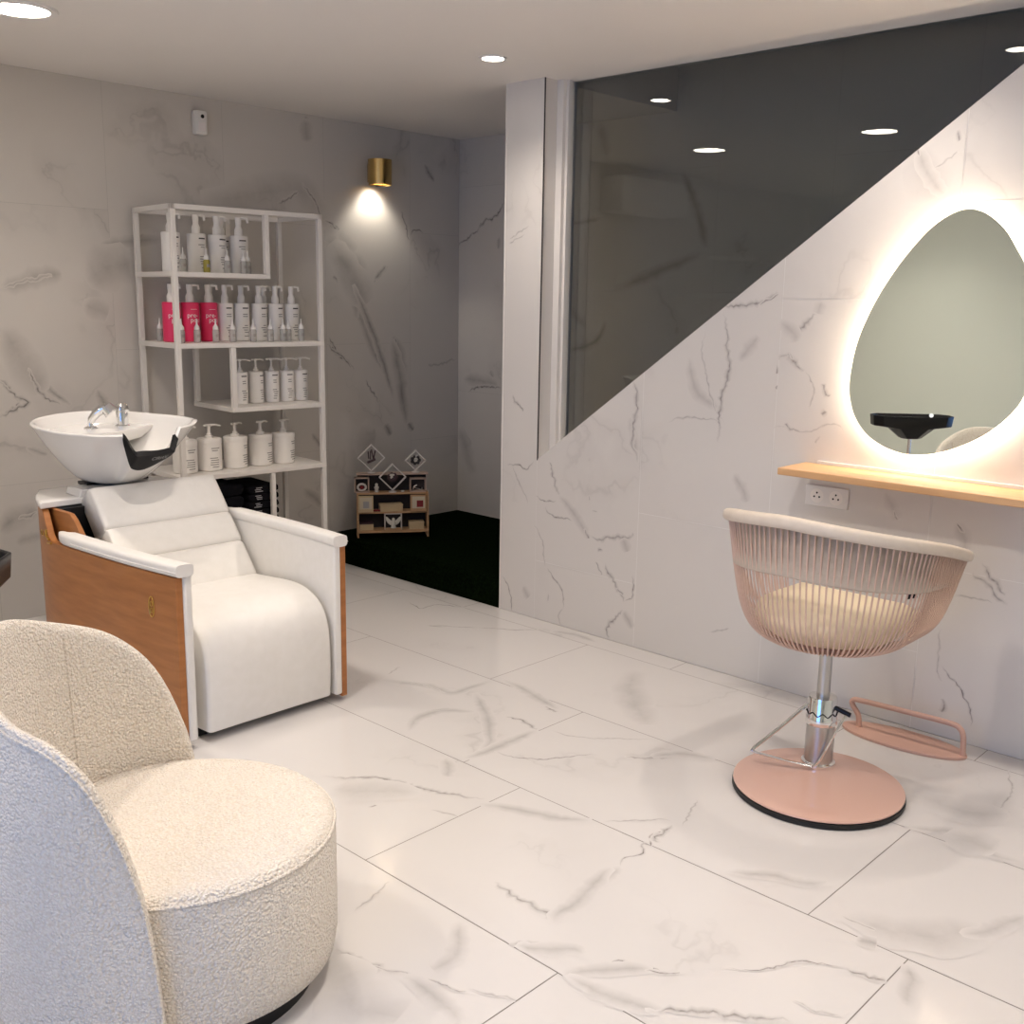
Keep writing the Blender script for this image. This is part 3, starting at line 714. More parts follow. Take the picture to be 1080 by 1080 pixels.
t = thing('wall_lamp', 'cylindrical brass wall lamp shining down on the back wall', 'wall lamp', (3.86, YB, 2.13))
bm = BM(); loft(bm, [[(r*cos(a), -.085+r*sin(a), z) for a in [2*pi*i/40 for i in range(40)]] for r, z in ((.058, -.06), (.064, -.068), (.066, .066), (.0, .066))], True, False, False)
obj('shade', bm, M['brass'], t)
bm = BM(); bx(bm, -.022, .022, -.03, -.0005, -.05, .05); obj('wall_bracket', bm, M['brass'], t, bevel=.003)
bm = BM(); cyl(bm, (0, -.085, -.02), (0, -.085, -.015), .045); obj('bulb', bm, M['spotglow'], t)
lamp('wall_lamp_spot', 'SPOT', (3.86, YB-.075, 2.085), 5.5, color=(1, .93, .80), spot_size=R(105), spot_blend=.5, shadow_soft_size=.03)

# mirror
EGG = [(1.329, 1.762), (1.269, 1.747), (1.207, 1.697), (1.164, 1.635), (1.135, 1.587), (1.103, 1.50), (1.083, 1.40), (1.078, 1.30), (1.096, 1.194), (1.129, 1.133), (1.181, 1.078), (1.236, 1.037), (1.314, .997), (1.396, .974), (1.471, .972), (1.54, .991), (1.60, 1.027), (1.645, 1.083), (1.669, 1.153), (1.672, 1.218), (1.66, 1.316), (1.633, 1.403), (1.595, 1.488), (1.548, 1.569), (1.5, 1.636), (1.444, 1.7), (1.387, 1.742)]
egg = cr([(0, y, z) for y, z in EGG], 4, True)
ec = V((0, 1.385, 1.33))
t = thing('mirror', 'egg shaped wall mirror with a glowing warm light behind it', 'mirror', (0, 0, 0))
bm = BM(); prism(bm, [(XR-.046, p.y, p.z) for p in egg], (.006, 0, 0)); obj('mirror_glass', bm, M['mirror'], t, smooth=0)
bm = BM(); prism(bm, [(XR-.0395, p.y, p.z) for p in [ec+(q-ec)*.86 for q in egg]], (.02, 0, 0)); bp = obj('back_plate', bm, M['whitemetal'], t, smooth=0)
bm = BM(); tube(bm, [V((XR-.022, 0, 0))+ec+(q-ec)*.935 for q in egg], .006, 6, True); obj('led_strip', bm, M['led'], bp)
bm = BM(); cyl(bm, (XR-.0462, 1.378, 1.107), (XR-.0475, 1.378, 1.107), .007, seg=20); obj('touch_button', bm, M['touch'], t)

# oak shelf
t = thing('wall_shelf', 'thin light oak shelf on the wall under the egg mirror', 'shelf', (0, 0, 0))
bm = BM(); bx(bm, XR-.2, XR-.0, .5, 1.843, .868, .893); obj('board', bm, M['oak'], t, bevel=.003)
bm = BM(); bx(bm, XR-.012, XR-.0005, .5, 1.79, .8935, .905); obj('rear_lip', bm, M['plastic'], t, bevel=.001)

# socket
t = thing('wall_socket', 'white double power socket on the wall below the oak shelf', 'socket', (XR, 1.745, .777))
bm = BM(); bx(bm, -.009, -.0005, -.083, .083, -.037, .037); obj('plate', bm, M['plastic'], t, bevel=.002)
for s in (-1, 1):
    bm = BM(); loft(bm, [[(-.0095, s*.037+r*cos(a), r*sin(a)) for a in [2*pi*i/28 for i in range(28)]] for r in (.026, .024)], True, False, True); so = obj('socket_face', bm, M['cream_plastic'], t)
    bm = BM()
    for dy, dz in ((-.010, -.004), (.010, -.004), (0, .011)): cyl(bm, (-.0097, s*.037+dy, dz), (-.0105, s*.037+dy, dz), .0035, seg=12)
    obj('pin_holes', bm, M['black'], so)

# ------------------------------------------------------------------ bottle shelf unit
SX, SY, SA = 2.404, 4.325, R(-3.97)
su = thing('shelving_unit', 'tall off white metal shelving unit full of bottles against the marble wall', 'shelving', (SX, SY, 0), SA)
W_, D_ = .770, .40
def post(u, v, z0, z1, s=.023):
    bm = BM(); bx(bm, u-s/2, u+s/2, v-s/2, v+s/2, z0, z1); return obj('post', bm, M['whitemetal'], su, smooth=0, bevel=.0015)
for u, v in ((.013, .013), (W_-.013, .013), (.013, D_-.013), (W_-.013, D_-.013)): post(u, v, 0, 1.838)
LV = {'top': 1.845, 'one': 1.557, 'two': 1.243, 'three': .943, 'four': .640, 'low': .215}
def shelf(u0, u1, z, name='shelf_board', th=.022):
    bm = BM(); bx(bm, u0, u1, 0.001, D_-.001, z-th, z); return obj(name, bm, M['whitemetal'], su, smooth=0, bevel=.002)
bm = BM()
for a in ((0, W_, 0, .024), (0, W_, D_-.024, D_), (0, .024, 0, D_), (W_-.024, W_, 0, D_)): bx(bm, a[0], a[1], a[2], a[3], LV['top']-.022, LV['top'])
obj('top_frame', bm, M['whitemetal'], su, smooth=0, bevel=.0015)
shelf(0.001, .482, LV['one']); shelf(.001, W_-.001, LV['two']); shelf(.265, W_-.001, LV['three']); shelf(.001, W_-.001, LV['four']); shelf(.001, .482, LV['low'])
for v in (.013, D_-.013):
    post(.469, v, LV['one'], LV['top']-.022, .024); post(.28, v, LV['three'], LV['two']-.022, .024); post(.469, v, 0, LV['four']-.022, .022)

def sloc(u, v, z): return (SX+u*cos(SA)-v*sin(SA), SY+u*sin(SA)+v*cos(SA), z+.0003)
def mark(bm, r, ang, wid, z0, z1, n=6):
    """printed bar that follows the round front of a bottle"""
    a0, a1 = ang-wid/2/r, ang+wid/2/r; rr = r+.0004
    A = [bm.verts.new((rr*sin(a0+(a1-a0)*k/n), -rr*cos(a0+(a1-a0)*k/n), z0)) for k in range(n+1)]
    B = [bm.verts.new((rr*sin(a0+(a1-a0)*k/n), -rr*cos(a0+(a1-a0)*k/n), z1)) for k in range(n+1)]
    for k in range(n): bm.faces.new((A[k], A[k+1], B[k+1], B[k]))
def wraptext(s, r, z, size, ang=0):
    bm = text_bm(s, size, 0); rr = r+.0006
    for v in bm.verts:
        a = ang+v.co.x/r; v.co = V((rr*sin(a), -rr*cos(a), z+v.co.y))
    return bm
def rbody(r, h, sh=.006): return [(r*.9, 0), (r, .004), (r, h-sh), (r*.985, h-sh*.4), (r*.9, h)]
def make_pump_bottle(name, label, cat, r, h, total, bodymat, style, group, seed):
    rnd = random.Random(seed)
    t = thing(name, label, cat, (0, 0, 0), 0, group)
    bm = BM(); lathe(bm, rbody(r, h), seg=36); body = obj('body', bm, bodymat, t)
    ph = total-h
    bm = BM()
    if style == 'lotion':        # broad collar, waist, head with hooked spout
        lathe(bm, [(r*.46, h), (r*.46, h+ph*.34), (r*.42, h+ph*.37), (r*.30, h+ph*.52), (r*.34, h+ph*.72), (r*.36, h+ph*.98), (r*.30, h+ph)], seg=24)
        tube(bm, [(0, 0, h+ph*.94), (r*.6, -.002, h+ph*.97), (r*1.0, -.004, h+ph*.95), (r*1.08, -.004, h+ph*.72)], r*.15, 8)
    else:                        # thin stem, flat T head with long spout
        lathe(bm, [(r*.36, h), (r*.36, h+ph*.16), (r*.22, h+ph*.2), (r*.22, h+ph*.34), (r*.14, h+ph*.36), (r*.14, h+ph*.84), (r*.26, h+ph*.88), (r*.32, h+ph*1.0)], seg=20)
        L = .056
        tube(bm, [(-L*.45, 0, h+ph*.93), (0, 0, h+ph*.97), (L*.6, 0, h+ph*.96), (L, -.002, h+ph*.86)], .0055, 8, flat=.8)
    obj('pump', bm, M['cream_plastic'], t)
    if style == 'tub' or h < .153 and r > .05: pass
    if bodymat is M['pink']:
        obj('lettering', wraptext('pre-', r, h*.62, .030, -.18), M['whiteink'], body, smooth=0)
        obj('lettering', wraptext('poo', r, h*.50, .030, .12), M['whiteink'], body, smooth=0)
        bm = BM(); mark(bm, r, .0, r*.8, h*.82, h*.828); obj('printed_lines', bm, M['whiteink'], body, smooth=0)
    else:
        bm = BM(); mark(bm, r, .12, r*.85, h*.855, h*.888); obj('printed_title', bm, M['ink'], body, smooth=0)
        for z, n, nm in ((h*.70, 2, 'printed_subtitle'), (h*.40, 4, 'printed_text'), (h*.12, 1, 'printed_size')):
            bm = BM()
            for k in range(n): mark(bm, r, .1+rnd.uniform(-.1, .1), r*rnd.uniform(.45, .85), z-k*.0105, z-k*.0105+.004)
            obj(nm, bm, M['greyink'], body, smooth=0)
    return t
ORD = ['first', 'second', 'third', 'fourth', 'fifth']
# upper row
g = 'pump bottles on the top shelf'
src = None
for i, u in enumerate((.09, .214, .318, .431)):
    lab = '%s tall white pump bottle from the left on the top shelf' % ORD[i]
    if src is None:
        src = make_pump_bottle('pump_bottle', lab, 'bottle', .042, .177, .262, M['cream_plastic'], 'lotion', g, 1); src.location = sloc(u, .2, LV['one']); src.rotation_euler.z = SA
    else: dup(src, sloc(u, .2, LV['one']), SA+R(random.uniform(-8, 8)), lab, g)
dup(src, sloc(.40, .32, LV['one']), SA, 'white pump bottle standing behind the third and fourth on the top shelf', g)
# pink and white row
g = 'pink pump bottles on the second shelf'; src = None
for i, u in enumerate((.078, .170, .262)):
    lab = '%s bright pink pump bottle from the left on the second shelf' % ORD[i]
    if src is None:
        src = make_pump_bottle('pump_bottle', lab, 'bottle', .041, .180, .262, M['pink'], 'lotion', g, 2); src.location = sloc(u, .2, LV['two']); src.rotation_euler.z = SA
    else: dup(src, sloc(u, .2, LV['two']), SA, lab, g)
g = 'white pump bottles on the second shelf'; src = None
for i, u in enumerate((.346, .432, .526, .616, .707)):
    lab = ('white pump bottle right beside the pink ones on the second shelf', 'second white pump bottle to the right of the pink ones', 'third white pump bottle to the right of the pink ones', 'fourth white pump bottle to the right of the pink ones', 'rightmost white pump bottle on the second shelf')[i]
    if src is None:
        src = make_pump_bottle('pump_bottle', lab, 'bottle', .0375, .178, .262, M['cream_plastic'], 'lotion', g, 3); src.location = sloc(u, .2, LV['two']); src.rotation_euler.z = SA
    else: dup(src, sloc(u, .2, LV['two']), SA+R(random.uniform(-12, 12)), lab, g)
dup(src, sloc(.320, .30, LV['two']), SA, 'white pump bottle hidden behind the last pink bottle', g)
dup(src, sloc(.610, .305, LV['two']), SA, 'white pump bottle hidden behind the third and fourth white ones', g)
# third row
g = 'slim pump bottles on the third shelf'; src = None
for i, u in enumerate((.397, .482, .568, .653, .744-.012)):
    lab = '%s slim white long spout pump bottle from the left on the third shelf' % ORD[i]
    if src is None:
        src = make_pump_bottle('pump_bottle', lab, 'bottle', .036, .153, .214, M['cream_plastic'], 'stem', g, 4); src.location = sloc(u, .17, LV['three']); src.rotation_euler.z = SA
    else: dup(src, sloc(u, .17, LV['three']), SA+R((0, 20, -6, -8, 3)[i]), lab, g)
# tubs
g = 'wide pump tubs on the lowest visible shelf'; src = None
for i, u in enumerate((.084, .208, .343, .479, .605)):
    lab = ('wide white pump tub half hidden behind the wash basin tip', 'wide white pump tub just right of the wash basin', 'middle wide white pump tub of the lowest row', 'fourth wide white pump tub of the lowest row', 'rightmost wide white pump tub of the lowest row')[i]
    if src is None:
        src = make_pump_bottle('pump_tub', lab, 'tub', .056, .153, .216, M['cream_plastic'], 'stem', g, 6); src.location = sloc(u, .14, LV['four']); src.rotation_euler.z = SA
        bm = BM(); lathe(bm, [(.0568, .128), (.0575, .130), (.0575, .149), (.0545, .1535)], seg=36, cap0=False, cap1=False); obj('lid', bm, M['cream_plastic'], src)
    else: dup(src, sloc(u, .14, LV['four']), SA+R((0, -5, 30, 25, 28)[i]), lab, g)
# little dropper bottles
def make_dropper(label, group, body):
    t = thing('dropper_bottle', label, 'bottle', (0, 0, 0), 0, group)
    bm = BM(); lathe(bm, [(.013, 0), (.0155, .003), (.0155, .052), (.012, .058), (.006, .060)], seg=20); b = obj('body', bm, body, t)
    bm = BM(); mark(bm, .0155, .1, .018, .024, .038); obj('printed_lines', bm, M['greyink'], b, smooth=0)
    bm = BM(); lathe(bm, [(.0125, .058), (.0125, .068), (.0095, .074), (.0042, .082), (.0025, .106), (.001, .108)], seg=20); obj('cap', bm, M['plastic'], t)
    return t
g = 'little dropper bottles on the top shelf'
dl = ['little dropper bottle before the first tall bottle on the top shelf', 'little yellow dropper bottle on the top shelf', 'little dropper bottle before the third tall bottle on the top shelf', 'left one of the two little dropper bottles before the last tall bottle', 'right one of the two little dropper bottles before the last tall bottle']
src = make_dropper(dl[0], g, M['clear']); src.location = sloc(.098, .1, LV['one'])
am = make_dropper(dl[1], g, M['amber']); am.location = sloc(.211, .1, LV['one'])
for u, l, v in ((.315, dl[2], .1), (.398, dl[3], .1), (.428, dl[4], .115)): dup(src, sloc(u, v, LV['one']), SA, l, g)
g = 'little dropper bottles on the second shelf'
pos = [(.055, .28), (.070, .09), (.145, .09), (.238, .09), (.324, .09), (.431, .09), (.523, .09), (.592, .09), (.627, .10), (.693, .09)]
dl = ['little dropper bottle at the far left behind the shelf post', 'little dropper bottle between the first two pink bottles', 'little dropper bottle before the second pink bottle', 'little dropper bottle before the third pink bottle', 'little dropper bottle before the first white bottle of the second shelf', 'little dropper bottle between the second and third white bottles', 'little dropper bottle before the fourth white bottle of the second shelf', 'left one of the two paired little dropper bottles on the second shelf', 'right one of the two paired little dropper bottles on the second shelf', 'rightmost little dropper bottle on the second shelf']
for (u, v), l in zip(pos, dl): dup(src, sloc(u, v, LV['two']), SA, l, g)

# folded black towels on the low shelf
def towel(label, u, z, h, seed, printed, w=.17):
    rnd = random.Random(seed)
    t = thing('folded_towel', label, 'towel', sloc(u, .16, z), SA, 'folded black towels on the low shelf')
    bm = BM(); y0, y1 = -.13, .13
    prof = [(-h*.1, .004), (-.5, .0), (-.5, h), (h*.1, h)]
    pr = []
    for k in range(24):
        a = 2*pi*k/24; e = .35
        cx = math.copysign(abs(cos(a))**e, cos(a))*w/2; cz = math.copysign(abs(sin(a))**.6, sin(a))*h/2
        pr.append((cx, cz))
    loft(bm, [[(x*s+rnd.uniform(-.001, .001), y, h/2+z_*s2) for x, z_ in pr] for y, s, s2 in ((y0, .94, .8), (y0+.012, 1, 1), (y1-.012, 1, 1), (y1, .94, .8))])
    o = obj('cloth', bm, M['towel'], t, smooth=60)
    if printed:
        bm = BM()
        for k in range(3): box(bm, (rnd.uniform(-.035, -.025), y0-.0012, h*.70-k*.0085), (rnd.uniform(.025, .04), .001, .0035))
        obj('printed_lines', bm, M['paleink'], o, smooth=0)
z = LV['low']; labs = ['topmost', 'second', 'third', 'fourth', 'fifth', 'sixth', 'seventh', 'eighth', 'ninth']
for k in range(9):
    h = .0375; towel(('topmost folded black towel of the printed stack under the tubs' if k == 8 else '%s folded black towel from the top of the printed stack under the tubs' % labs[8-k]), .428, z+.0003, h, 20+k, True); z += h+.0006
z = LV['low']
for k in range(6):
    towel(('topmost black towel of the plain stack behind the wash chair backrest' if k == 5 else '%s black towel from the top of the plain stack behind the wash chair backrest' % labs[5-k]), .225, z+.0005, .060, 40+k, False, .2); z += .0608

# ------------------------------------------------------------------ wash unit
wu = thing('wash_unit', 'white backwash chair with cherry wood side panels and white tilting basin', 'wash chair', (1.95, 3.4, 0))
off = V((-1.95, -3.4, 0))
def loc_(p): return V(p)+off
CX = 1.95
PLAN = [(2.80, .312), (2.955, .333), (3.2, .356), (3.45, .364), (3.65, .365), (3.80, .345), (3.95, .295), (4.06, .235), (4.15, .19)]     # y, half width of the outer face
PLC = [(p.x, p.y) for p in cr([(y, w_, 0) for y, w_ in PLAN], 8)]
def hw(y):
    for (a, wa), (b, wb) in zip(PLC, PLC[1:]):
        if y <= b: return wa+(wb-wa)*(y-a)/(b-a)
    return PLC[-1][1]
def cx(y): return 1.935-.030*(y-2.955)/.7
def side_panel(s, inset, thick, ztop, zbot, ylo, yhi, name, m, bev, lean=.07, n=14):
    bm = BM(); rings = []
    for k in range(n+1):
        f = k/n
        y_t = ylo+(yhi-ylo)*f; y_b = ylo+(yhi-lean-ylo)*f
        zt = ztop(y_t); a = hw(y_t)-inset; b = hw(y_b)-inset
        rings.append([loc_((cx(y_t)+s*a, y_t, zt)), loc_((cx(y_t)+s*(a-thick), y_t, zt)), loc_((cx(y_b)+s*(b-thick), y_b, zbot)), loc_((cx(y_b)+s*b, y_b, zbot))])
    loft(bm, rings)
    return obj(name, bm, m, wu, bevel=bev)
def ztop_wood(y): return .584 if y < 3.70 else (.584+.103*smooth01((y-3.72)/.10))
panels = [side_panel(s, 0, .024, ztop_wood, .018, 2.955, 4.05, 'side_panel', M['wood'], .003, n=40) for s in (-1, 1)]
for s in (-1, 1): side_panel(s, .0245, .030, lambda y: .600, .03, 2.950, 3.70, 'inner_side_upholstery', M['leather'], .008)
bm = BM(); rings = []
for k in range(13):
    y = 3.60+.29*k/12; zt = .60+.085*smooth01(k/3.5)**.6; a = cx(y)-hw(y)+.064-.038*k/12
    rings.append([loc_((a, y, zt)), loc_((a+.018, y, zt)), loc_((a+.018, y, .45)), loc_((a, y, .45))])
loft(bm, rings); obj('rear_side_panel', bm, M['wood'], wu, bevel=.002)
for s in (-1, 1):           # padded arm tops
    bm = BM(); rings = []
    ys = [2.946+(3.69-2.946)*k/22 for k in range(23)]
    for i, y in enumerate(ys):
        e = 1.0
        if i >= 19: e = (1-((i-19)/3.2)**2)**.5
        c = hw(y)-.0275; ring = []
        for k in range(20):
            a = 2*pi*k/20; ex = .031*e*math.copysign(abs(cos(a))**.45, cos(a)); ez = .021*math.copysign(abs(sin(a))**.6, sin(a))*(1 if e > .9 else max(.75, e))
            ring.append(loc_((cx(y)+s*(c+ex), y, .606+ez)))
        rings.append(ring)
    loft(bm, rings); arm = obj('arm_pad', bm, M['leather'], wu, smooth=60)
    bm = BM(); tube(bm, [loc_((cx(y)+s*(hw(y)+.004), y, .602)) for y in ys[:19]], .0022, 6); obj('piping', bm, M['leather'], arm)
# seat with waterfall front
bm = BM()
prof = [(3.50, .40), (3.35, .412), (3.22, .422), (3.14, .422), (3.075, .410), (3.02, .383), (2.985, .345), (2.965, .29), (2.957, .22), (2.957, .11), (2.962, .033), (3.05, .028), (3.5, .028)]
pr = [(p.y, p.z) for p in cr([(0, y, z) for y, z in prof[:11]], 4)]+prof[11:]
rings = []
for x, k in ((-.252, .965), (-.247, .985), (-.236, .997), (-.12, 1), (.12, 1), (.236, .997), (.247, .985), (.252, .965)):
    rings.append([loc_((CX+x, 3.25+(y-3.25)*k, .22+(z-.22)*k+.004*(1-abs(x)/.25))) for y, z in pr])
loft(bm, rings); obj('seat', bm, M['leather'], wu, smooth=50)
bm = BM(); bx(bm, CX-.25-1.95, CX+.25-1.95, 3.03-3.4, 3.6-3.4, .004, .032); obj('plinth', bm, M['black'], wu, smooth=0)
# backrest: three stitched pads leaning back
d = V((0, .36, .36)).normalized(); back0 = V((CX, 3.415, .400))
dirb = V((0, .305, .365)).normalized(); nb = V((0, -dirb.z, dirb.y))
def pad(bm, s0, s1, w):
    rings = []
    T = .115
    sec = []
    for k in range(28):
        a = 2*pi*k/28; ex = math.copysign(abs(cos(a))**.28, cos(a)); ey = math.copysign(abs(sin(a))**.32, sin(a)); sec.append((ex, ey))
    for x, q in ((-w/2, .86), (-w/2+.006, .94), (-w/2+.02, .99), (-w/4, 1.0), (w/4, 1.0), (w/2-.02, .99), (w/2-.006, .94), (w/2, .86)):
        rings.append([loc_(back0+V((x, 0, 0))+dirb*((s0+s1)/2+(s1-s0)/2*ex*(1 if abs(q) > .95 else .97))-nb*(T/2)+nb*(T/2*ey*q)) for ex, ey in sec])
    loft(bm, rings)
bm = BM(); pad(bm, 0, .168, .505); pad(bm, .160, .300, .507); pad(bm, .292, .478, .51)
obj('backrest', bm, M['leather'], wu, smooth=60)
bm = BM(); mx = []
rings = []
for x in (-.225, .225): rings.append([loc_(back0+V((x, 0, 0))+dirb*s-nb*q) for s, q in ((.02, .112), (.45, .112), (.45, .20), (.02, .20))])
loft(bm, rings); obj('back_shell', bm, M['black'], wu, bevel=.004)
# rear body, deck, basin carrier
bm = BM(); bx(bm, -.345, .15, .37, .50, .02, .685); obj('rear_body', bm, M['black'], wu, smooth=0)
bm = BM()
DK = [(y, cx(y)-hw(y)-.008, cx(y)+hw(y)+.008) for y in (3.80, 3.85, 3.90, 3.95, 4.0, 4.04, 4.065)]
loft(bm, [[loc_(p) for p in ((a, y, .688), (b, y, .688), (b, y, .706), (b-.008, y, .713), (a+.008, y, .713), (a, y, .706))] for y, a, b in DK])
loft(bm, [[loc_((1.89+x*k, y, z)) for x, y in ((-.20, 3.80), (.19, 3.80), (.19, 3.92), (-.20, 3.92))] for z, k in ((.7135, 1), (.72, .975), (.735, .95), (.740, .93))])
obj('rear_deck', bm, M['ceramic'], wu, bevel=.004)
bm = BM(); cyl(bm, loc_((CX, 3.97, .66)), loc_((CX, 3.97, .80)), .07); cyl(bm, loc_((CX-.16, 3.93, .70)), loc_((CX-.16, 3.93, .775)), .012); cyl(bm, loc_((CX-.13, 3.92, .70)), loc_((CX-.13, 3.92, .75)), .008)
bx(bm, -.19, .06, .48, .56, .736, .748)
obj('tilt_mount', bm, M['black'], wu)
# basin, turned a little to the right
BC = V((1.872, 3.842, .008))
BR = Matrix.Rotation(R(20), 3, 'Z')
def bl(x, y, z): return BC+BR @ V((x, y, z))+off
def sgnp(x, e): return math.copysign(abs(x)**e, x)
NB = 240
AA = [2*pi*i/NB-pi/2 for i in range(NB)]
def plan(a, ins=0.):
    c_, s_ = cos(a), sin(a); e = .88 if s_ > 0 else .66
    return (.242-ins)*sgnp(c_, e), ((.345 if s_ > 0 else .290)-ins)*sgnp(s_, .92 if s_ > 0 else .80)
def notch(a):
    if sin(a) > 0: return 0.
    x, y = plan(a); return 1-smooth01((abs(x+.092)-.074)/.032)
def rimz(a):
    x, y = plan(a); ear = math.exp(-((abs(x)-.150)/.035)**2) if sin(a) < -.3 else 0
    return .960+.055*x+.012*max(0, sin(a))-.075*notch(a)+.006*ear
def body(a, t):
    x, y = plan(a); k = .36+.64*t**.75; zb = .745
    return x*k, y*k+.035*(1-t), zb+(rimz(a)-zb)*t
def outer(a, t, d=0.):
    x, y, z = body(a, t)
    n = V((x/.06, y/.09, -3)).normalized() if d else V((0, 0, 0))
    return bl(x+n.x*d, y+n.y*d, z+n.z*d)
bm = BM(); rings = [[bl(.06*cos(a), .035+.08*sin(a), .738) for a in AA]]
for t in (0, .05, .12, .25, .4, .55, .7, .84, .93, .98, 1.0): rings.append([outer(a, t) for a in AA])
for ins, dz in ((.004, .005), (.011, .006), (.018, .001)):
    rings.append([bl(*plan(a, ins), rimz(a)+dz) for a in AA])
for q in (.92, .8, .64, .46, .26, .1):
    rr_ = []
    for a in AA:
        x, y = plan(a, .018); zf = .80; zt = rimz(a)-.005; kk = q**.36
        rr_.append(bl(x*kk, y*kk, zf+(zt-zf)*q**1.1))
    rings.append(rr_)
loft(bm, rings)
bs = obj('basin', bm, M['ceramic'], wu, smooth=70)
# flat tap ledge filling the rear of the bowl
bm = BM(); rings = []
pa = [plan(a, .030) for a in AA]
pa = [(x, max(y, .012)) for x, y in pa if y > -.02]
for z, k in ((.880, .80), (.915, .975), (.926, .995), (.930, .985)):
    rings.append([bl(x*k, .15+(y-.15)*k, z+.045*x) for x, y in pa])
loft(bm, rings)
obj('tap_ledge', bm, M['ceramic'], bs, smooth=50)
# neck pad over the notch
bm = BM(); rings = []
ang = sorted([a for a in AA if sin(a) < 0 and abs(plan(a)[0]+.092) < .106], key=lambda a: plan(a)[0])
for i, a in enumerate(ang):
    f = i/(len(ang)-1); low = .97-.44*max(0, sin(pi*f))**.7
    row = [outer(a, low+(1-low)*q, .007) for q in (0, .2, .4, .6, .8, 1.)]
    row += [bl(*plan(a, .010), rimz(a)+.012), bl(*plan(a, .022), rimz(a)+.008), bl(*plan(a, .024), rimz(a)-.004), bl(*plan(a, .010), rimz(a)-.002)]
    row += [outer(a, low+(1-low)*q, -.002) for q in (.9, .6, .3, 0)]
    rings.append(row)
loft(bm, rings); pd = obj('neck_pad', bm, M['gel'], bs, smooth=60)
tb = text_bm('CIRIAN', .021, 0)
for v in tb.verts:
    x_ = v.co.x-.080; a = min(ang, key=lambda q: abs(plan(q)[0]-x_)); k_ = AA.index(a)
    x0 = plan(a)[0]; a2 = AA[(k_+1) % NB]; x1 = plan(a2)[0]
    aa = a+(2*pi/NB)*((x_-x0)/(x1-x0) if abs(x1-x0) > 1e-6 else 0)
    v.co = outer(aa, .86+v.co.y/.15, .0085)
obj('lettering', tb, M['paleink'], pd, smooth=0)
# shower handset and mixer tap
hs = bl(.037-.012, .165-.008, .930)
bm = BM(); lathe(bm, [(.026, 0), (.026, .006), (.012, .012), (.010, .030)], tuple(hs), 24)
tube(bm, [hs+V(p) for p in ((0, 0, .024), (.004, -.002, .037), (.020, -.012, .062), (.038, -.024, .078), (.050, -.033, .080))], lambda s: .0115+.009*min(1, s*1.5), 14)
c0 = hs+V((.058, -.042, .074)); dv = V((.5, -.45, -.74)).normalized()
cyl(bm, c0-dv*.018, c0+dv*.014, .024, .029, 24)
obj('shower_handset', bm, M['chrome'], bs)
tp = bl(.130, .095, .934)
bm = BM(); lathe(bm, [(.031, 0), (.031, .006), (.024, .009), (.023, .056), (.021, .064), (.026, .066), (.026, .082), (.018, .092), (0, .095)], tuple(tp), 28)
tube(bm, [tp+V(p) for p in ((.0, -.01, .078), (-.004, -.035, .078), (-.006, -.055, .066))], .008, 10)
obj('mixer_tap', bm, M['chrome'], bs)
# emblems on the left panel
pl = panels[0]
def onpanel(y, z, o=.0012):
    f = (z-.018)/(ztop_wood(y)-.018); yy = y; return loc_((cx(yy)-hw(yy)-o, yy, z))
bm = BM(); E0 = [onpanel(3.08+.013*cos(a), .47+.034*sin(a), .002) for a in [2*pi*i/40 for i in range(40)]]
tube(bm, E0, .0018, 6, True)
for cz in (-.012, .010): tube(bm, [onpanel(3.08+.006*cos(a), .47+cz+.0085*sin(a), .002) for a in [2*pi*i/20 for i in range(20)]], .0016, 6, True)
obj('emblem', bm, M['gold'], pl)
bm = BM(); tube(bm, [onpanel(3.83+.022*cos(a), .595+.010*sin(a), .002) for a in [2*pi*i/24 for i in range(24)]], .0018, 6, True)
tube(bm, [onpanel(3.76, .620, .003), onpanel(3.757, .595, .004), onpanel(3.73, .588, .004)], .005, 8)
tube(bm, [onpanel(3.75, .573, .003), onpanel(3.715, .577, .003)], .0045, 8)
obj('hinge_badge', bm, M['gold'], pl)

# ------------------------------------------------------------------ boucle chair
bc = thing('boucle_chair', 'round cream boucle tub chair in the left foreground', 'armchair', (1.033, 1.918, 0))
bm = BM(); lathe(bm, [(.27, .0), (.27, .06)], seg=64); obj('plinth', bm, M['black'], bc)
bm = BM(); lathe(bm, [(.30, .058), (.313, .066), (.319, .10), (.319, .325), (.316, .345)], seg=96, cap1=False)
lathe(bm, [(.316, .345), (.314, .352), (.306, .3615), (.292, .3665), (.24, .370), (.12, .374), (0.001, .375)], seg=96, cap0=False, cap1=False)
bmesh.ops.remove_doubles(bm, verts=bm.verts[:], dist=.0004)
st = obj('seat', bm, M['boucle'], bc, smooth=60)
bm = BM(); tube(bm, [(.3165*cos(a), .3165*sin(a), .348) for a in [2*pi*i/96 for i in range(96)]], .0035, 6, True); obj('piping', bm, M['boucle'], st)
bm = BM(); rings = []; TH0 = R(143); n = 72
PR = [(p.x, p.y) for p in cr([(-17, .785, 0), (0, .792, 0), (17, .785, 0), (38, .740, 0), (53, .702, 0), (62, .665, 0), (70, .615, 0), (76, .555, 0), (81, .48, 0), (84.5, .41, 0), (87, .32, 0), (88.8, .22, 0), (90.6, .075, 0)], 6)]
PRN = [(p.x, p.y) for p in cr([(-17, .788, 0), (0, .792, 0), (17, .768, 0), (32, .722, 0), (45, .697, 0), (55, .688, 0), (62, .675, 0), (70, .637, 0), (76, .580, 0), (81, .50, 0), (84.5, .42, 0), (87, .325, 0), (88.8, .22, 0), (90.6, .075, 0)], 6)]
def htop(d):
    T_ = PRN if d > 0 else PR; d = abs(d)
    for (a, za), (b, zb) in zip(T_, T_[1:]):
        if d <= b:
            t = (d-a)/(b-a); return za+(zb-za)*t
    return PR[-1][1]
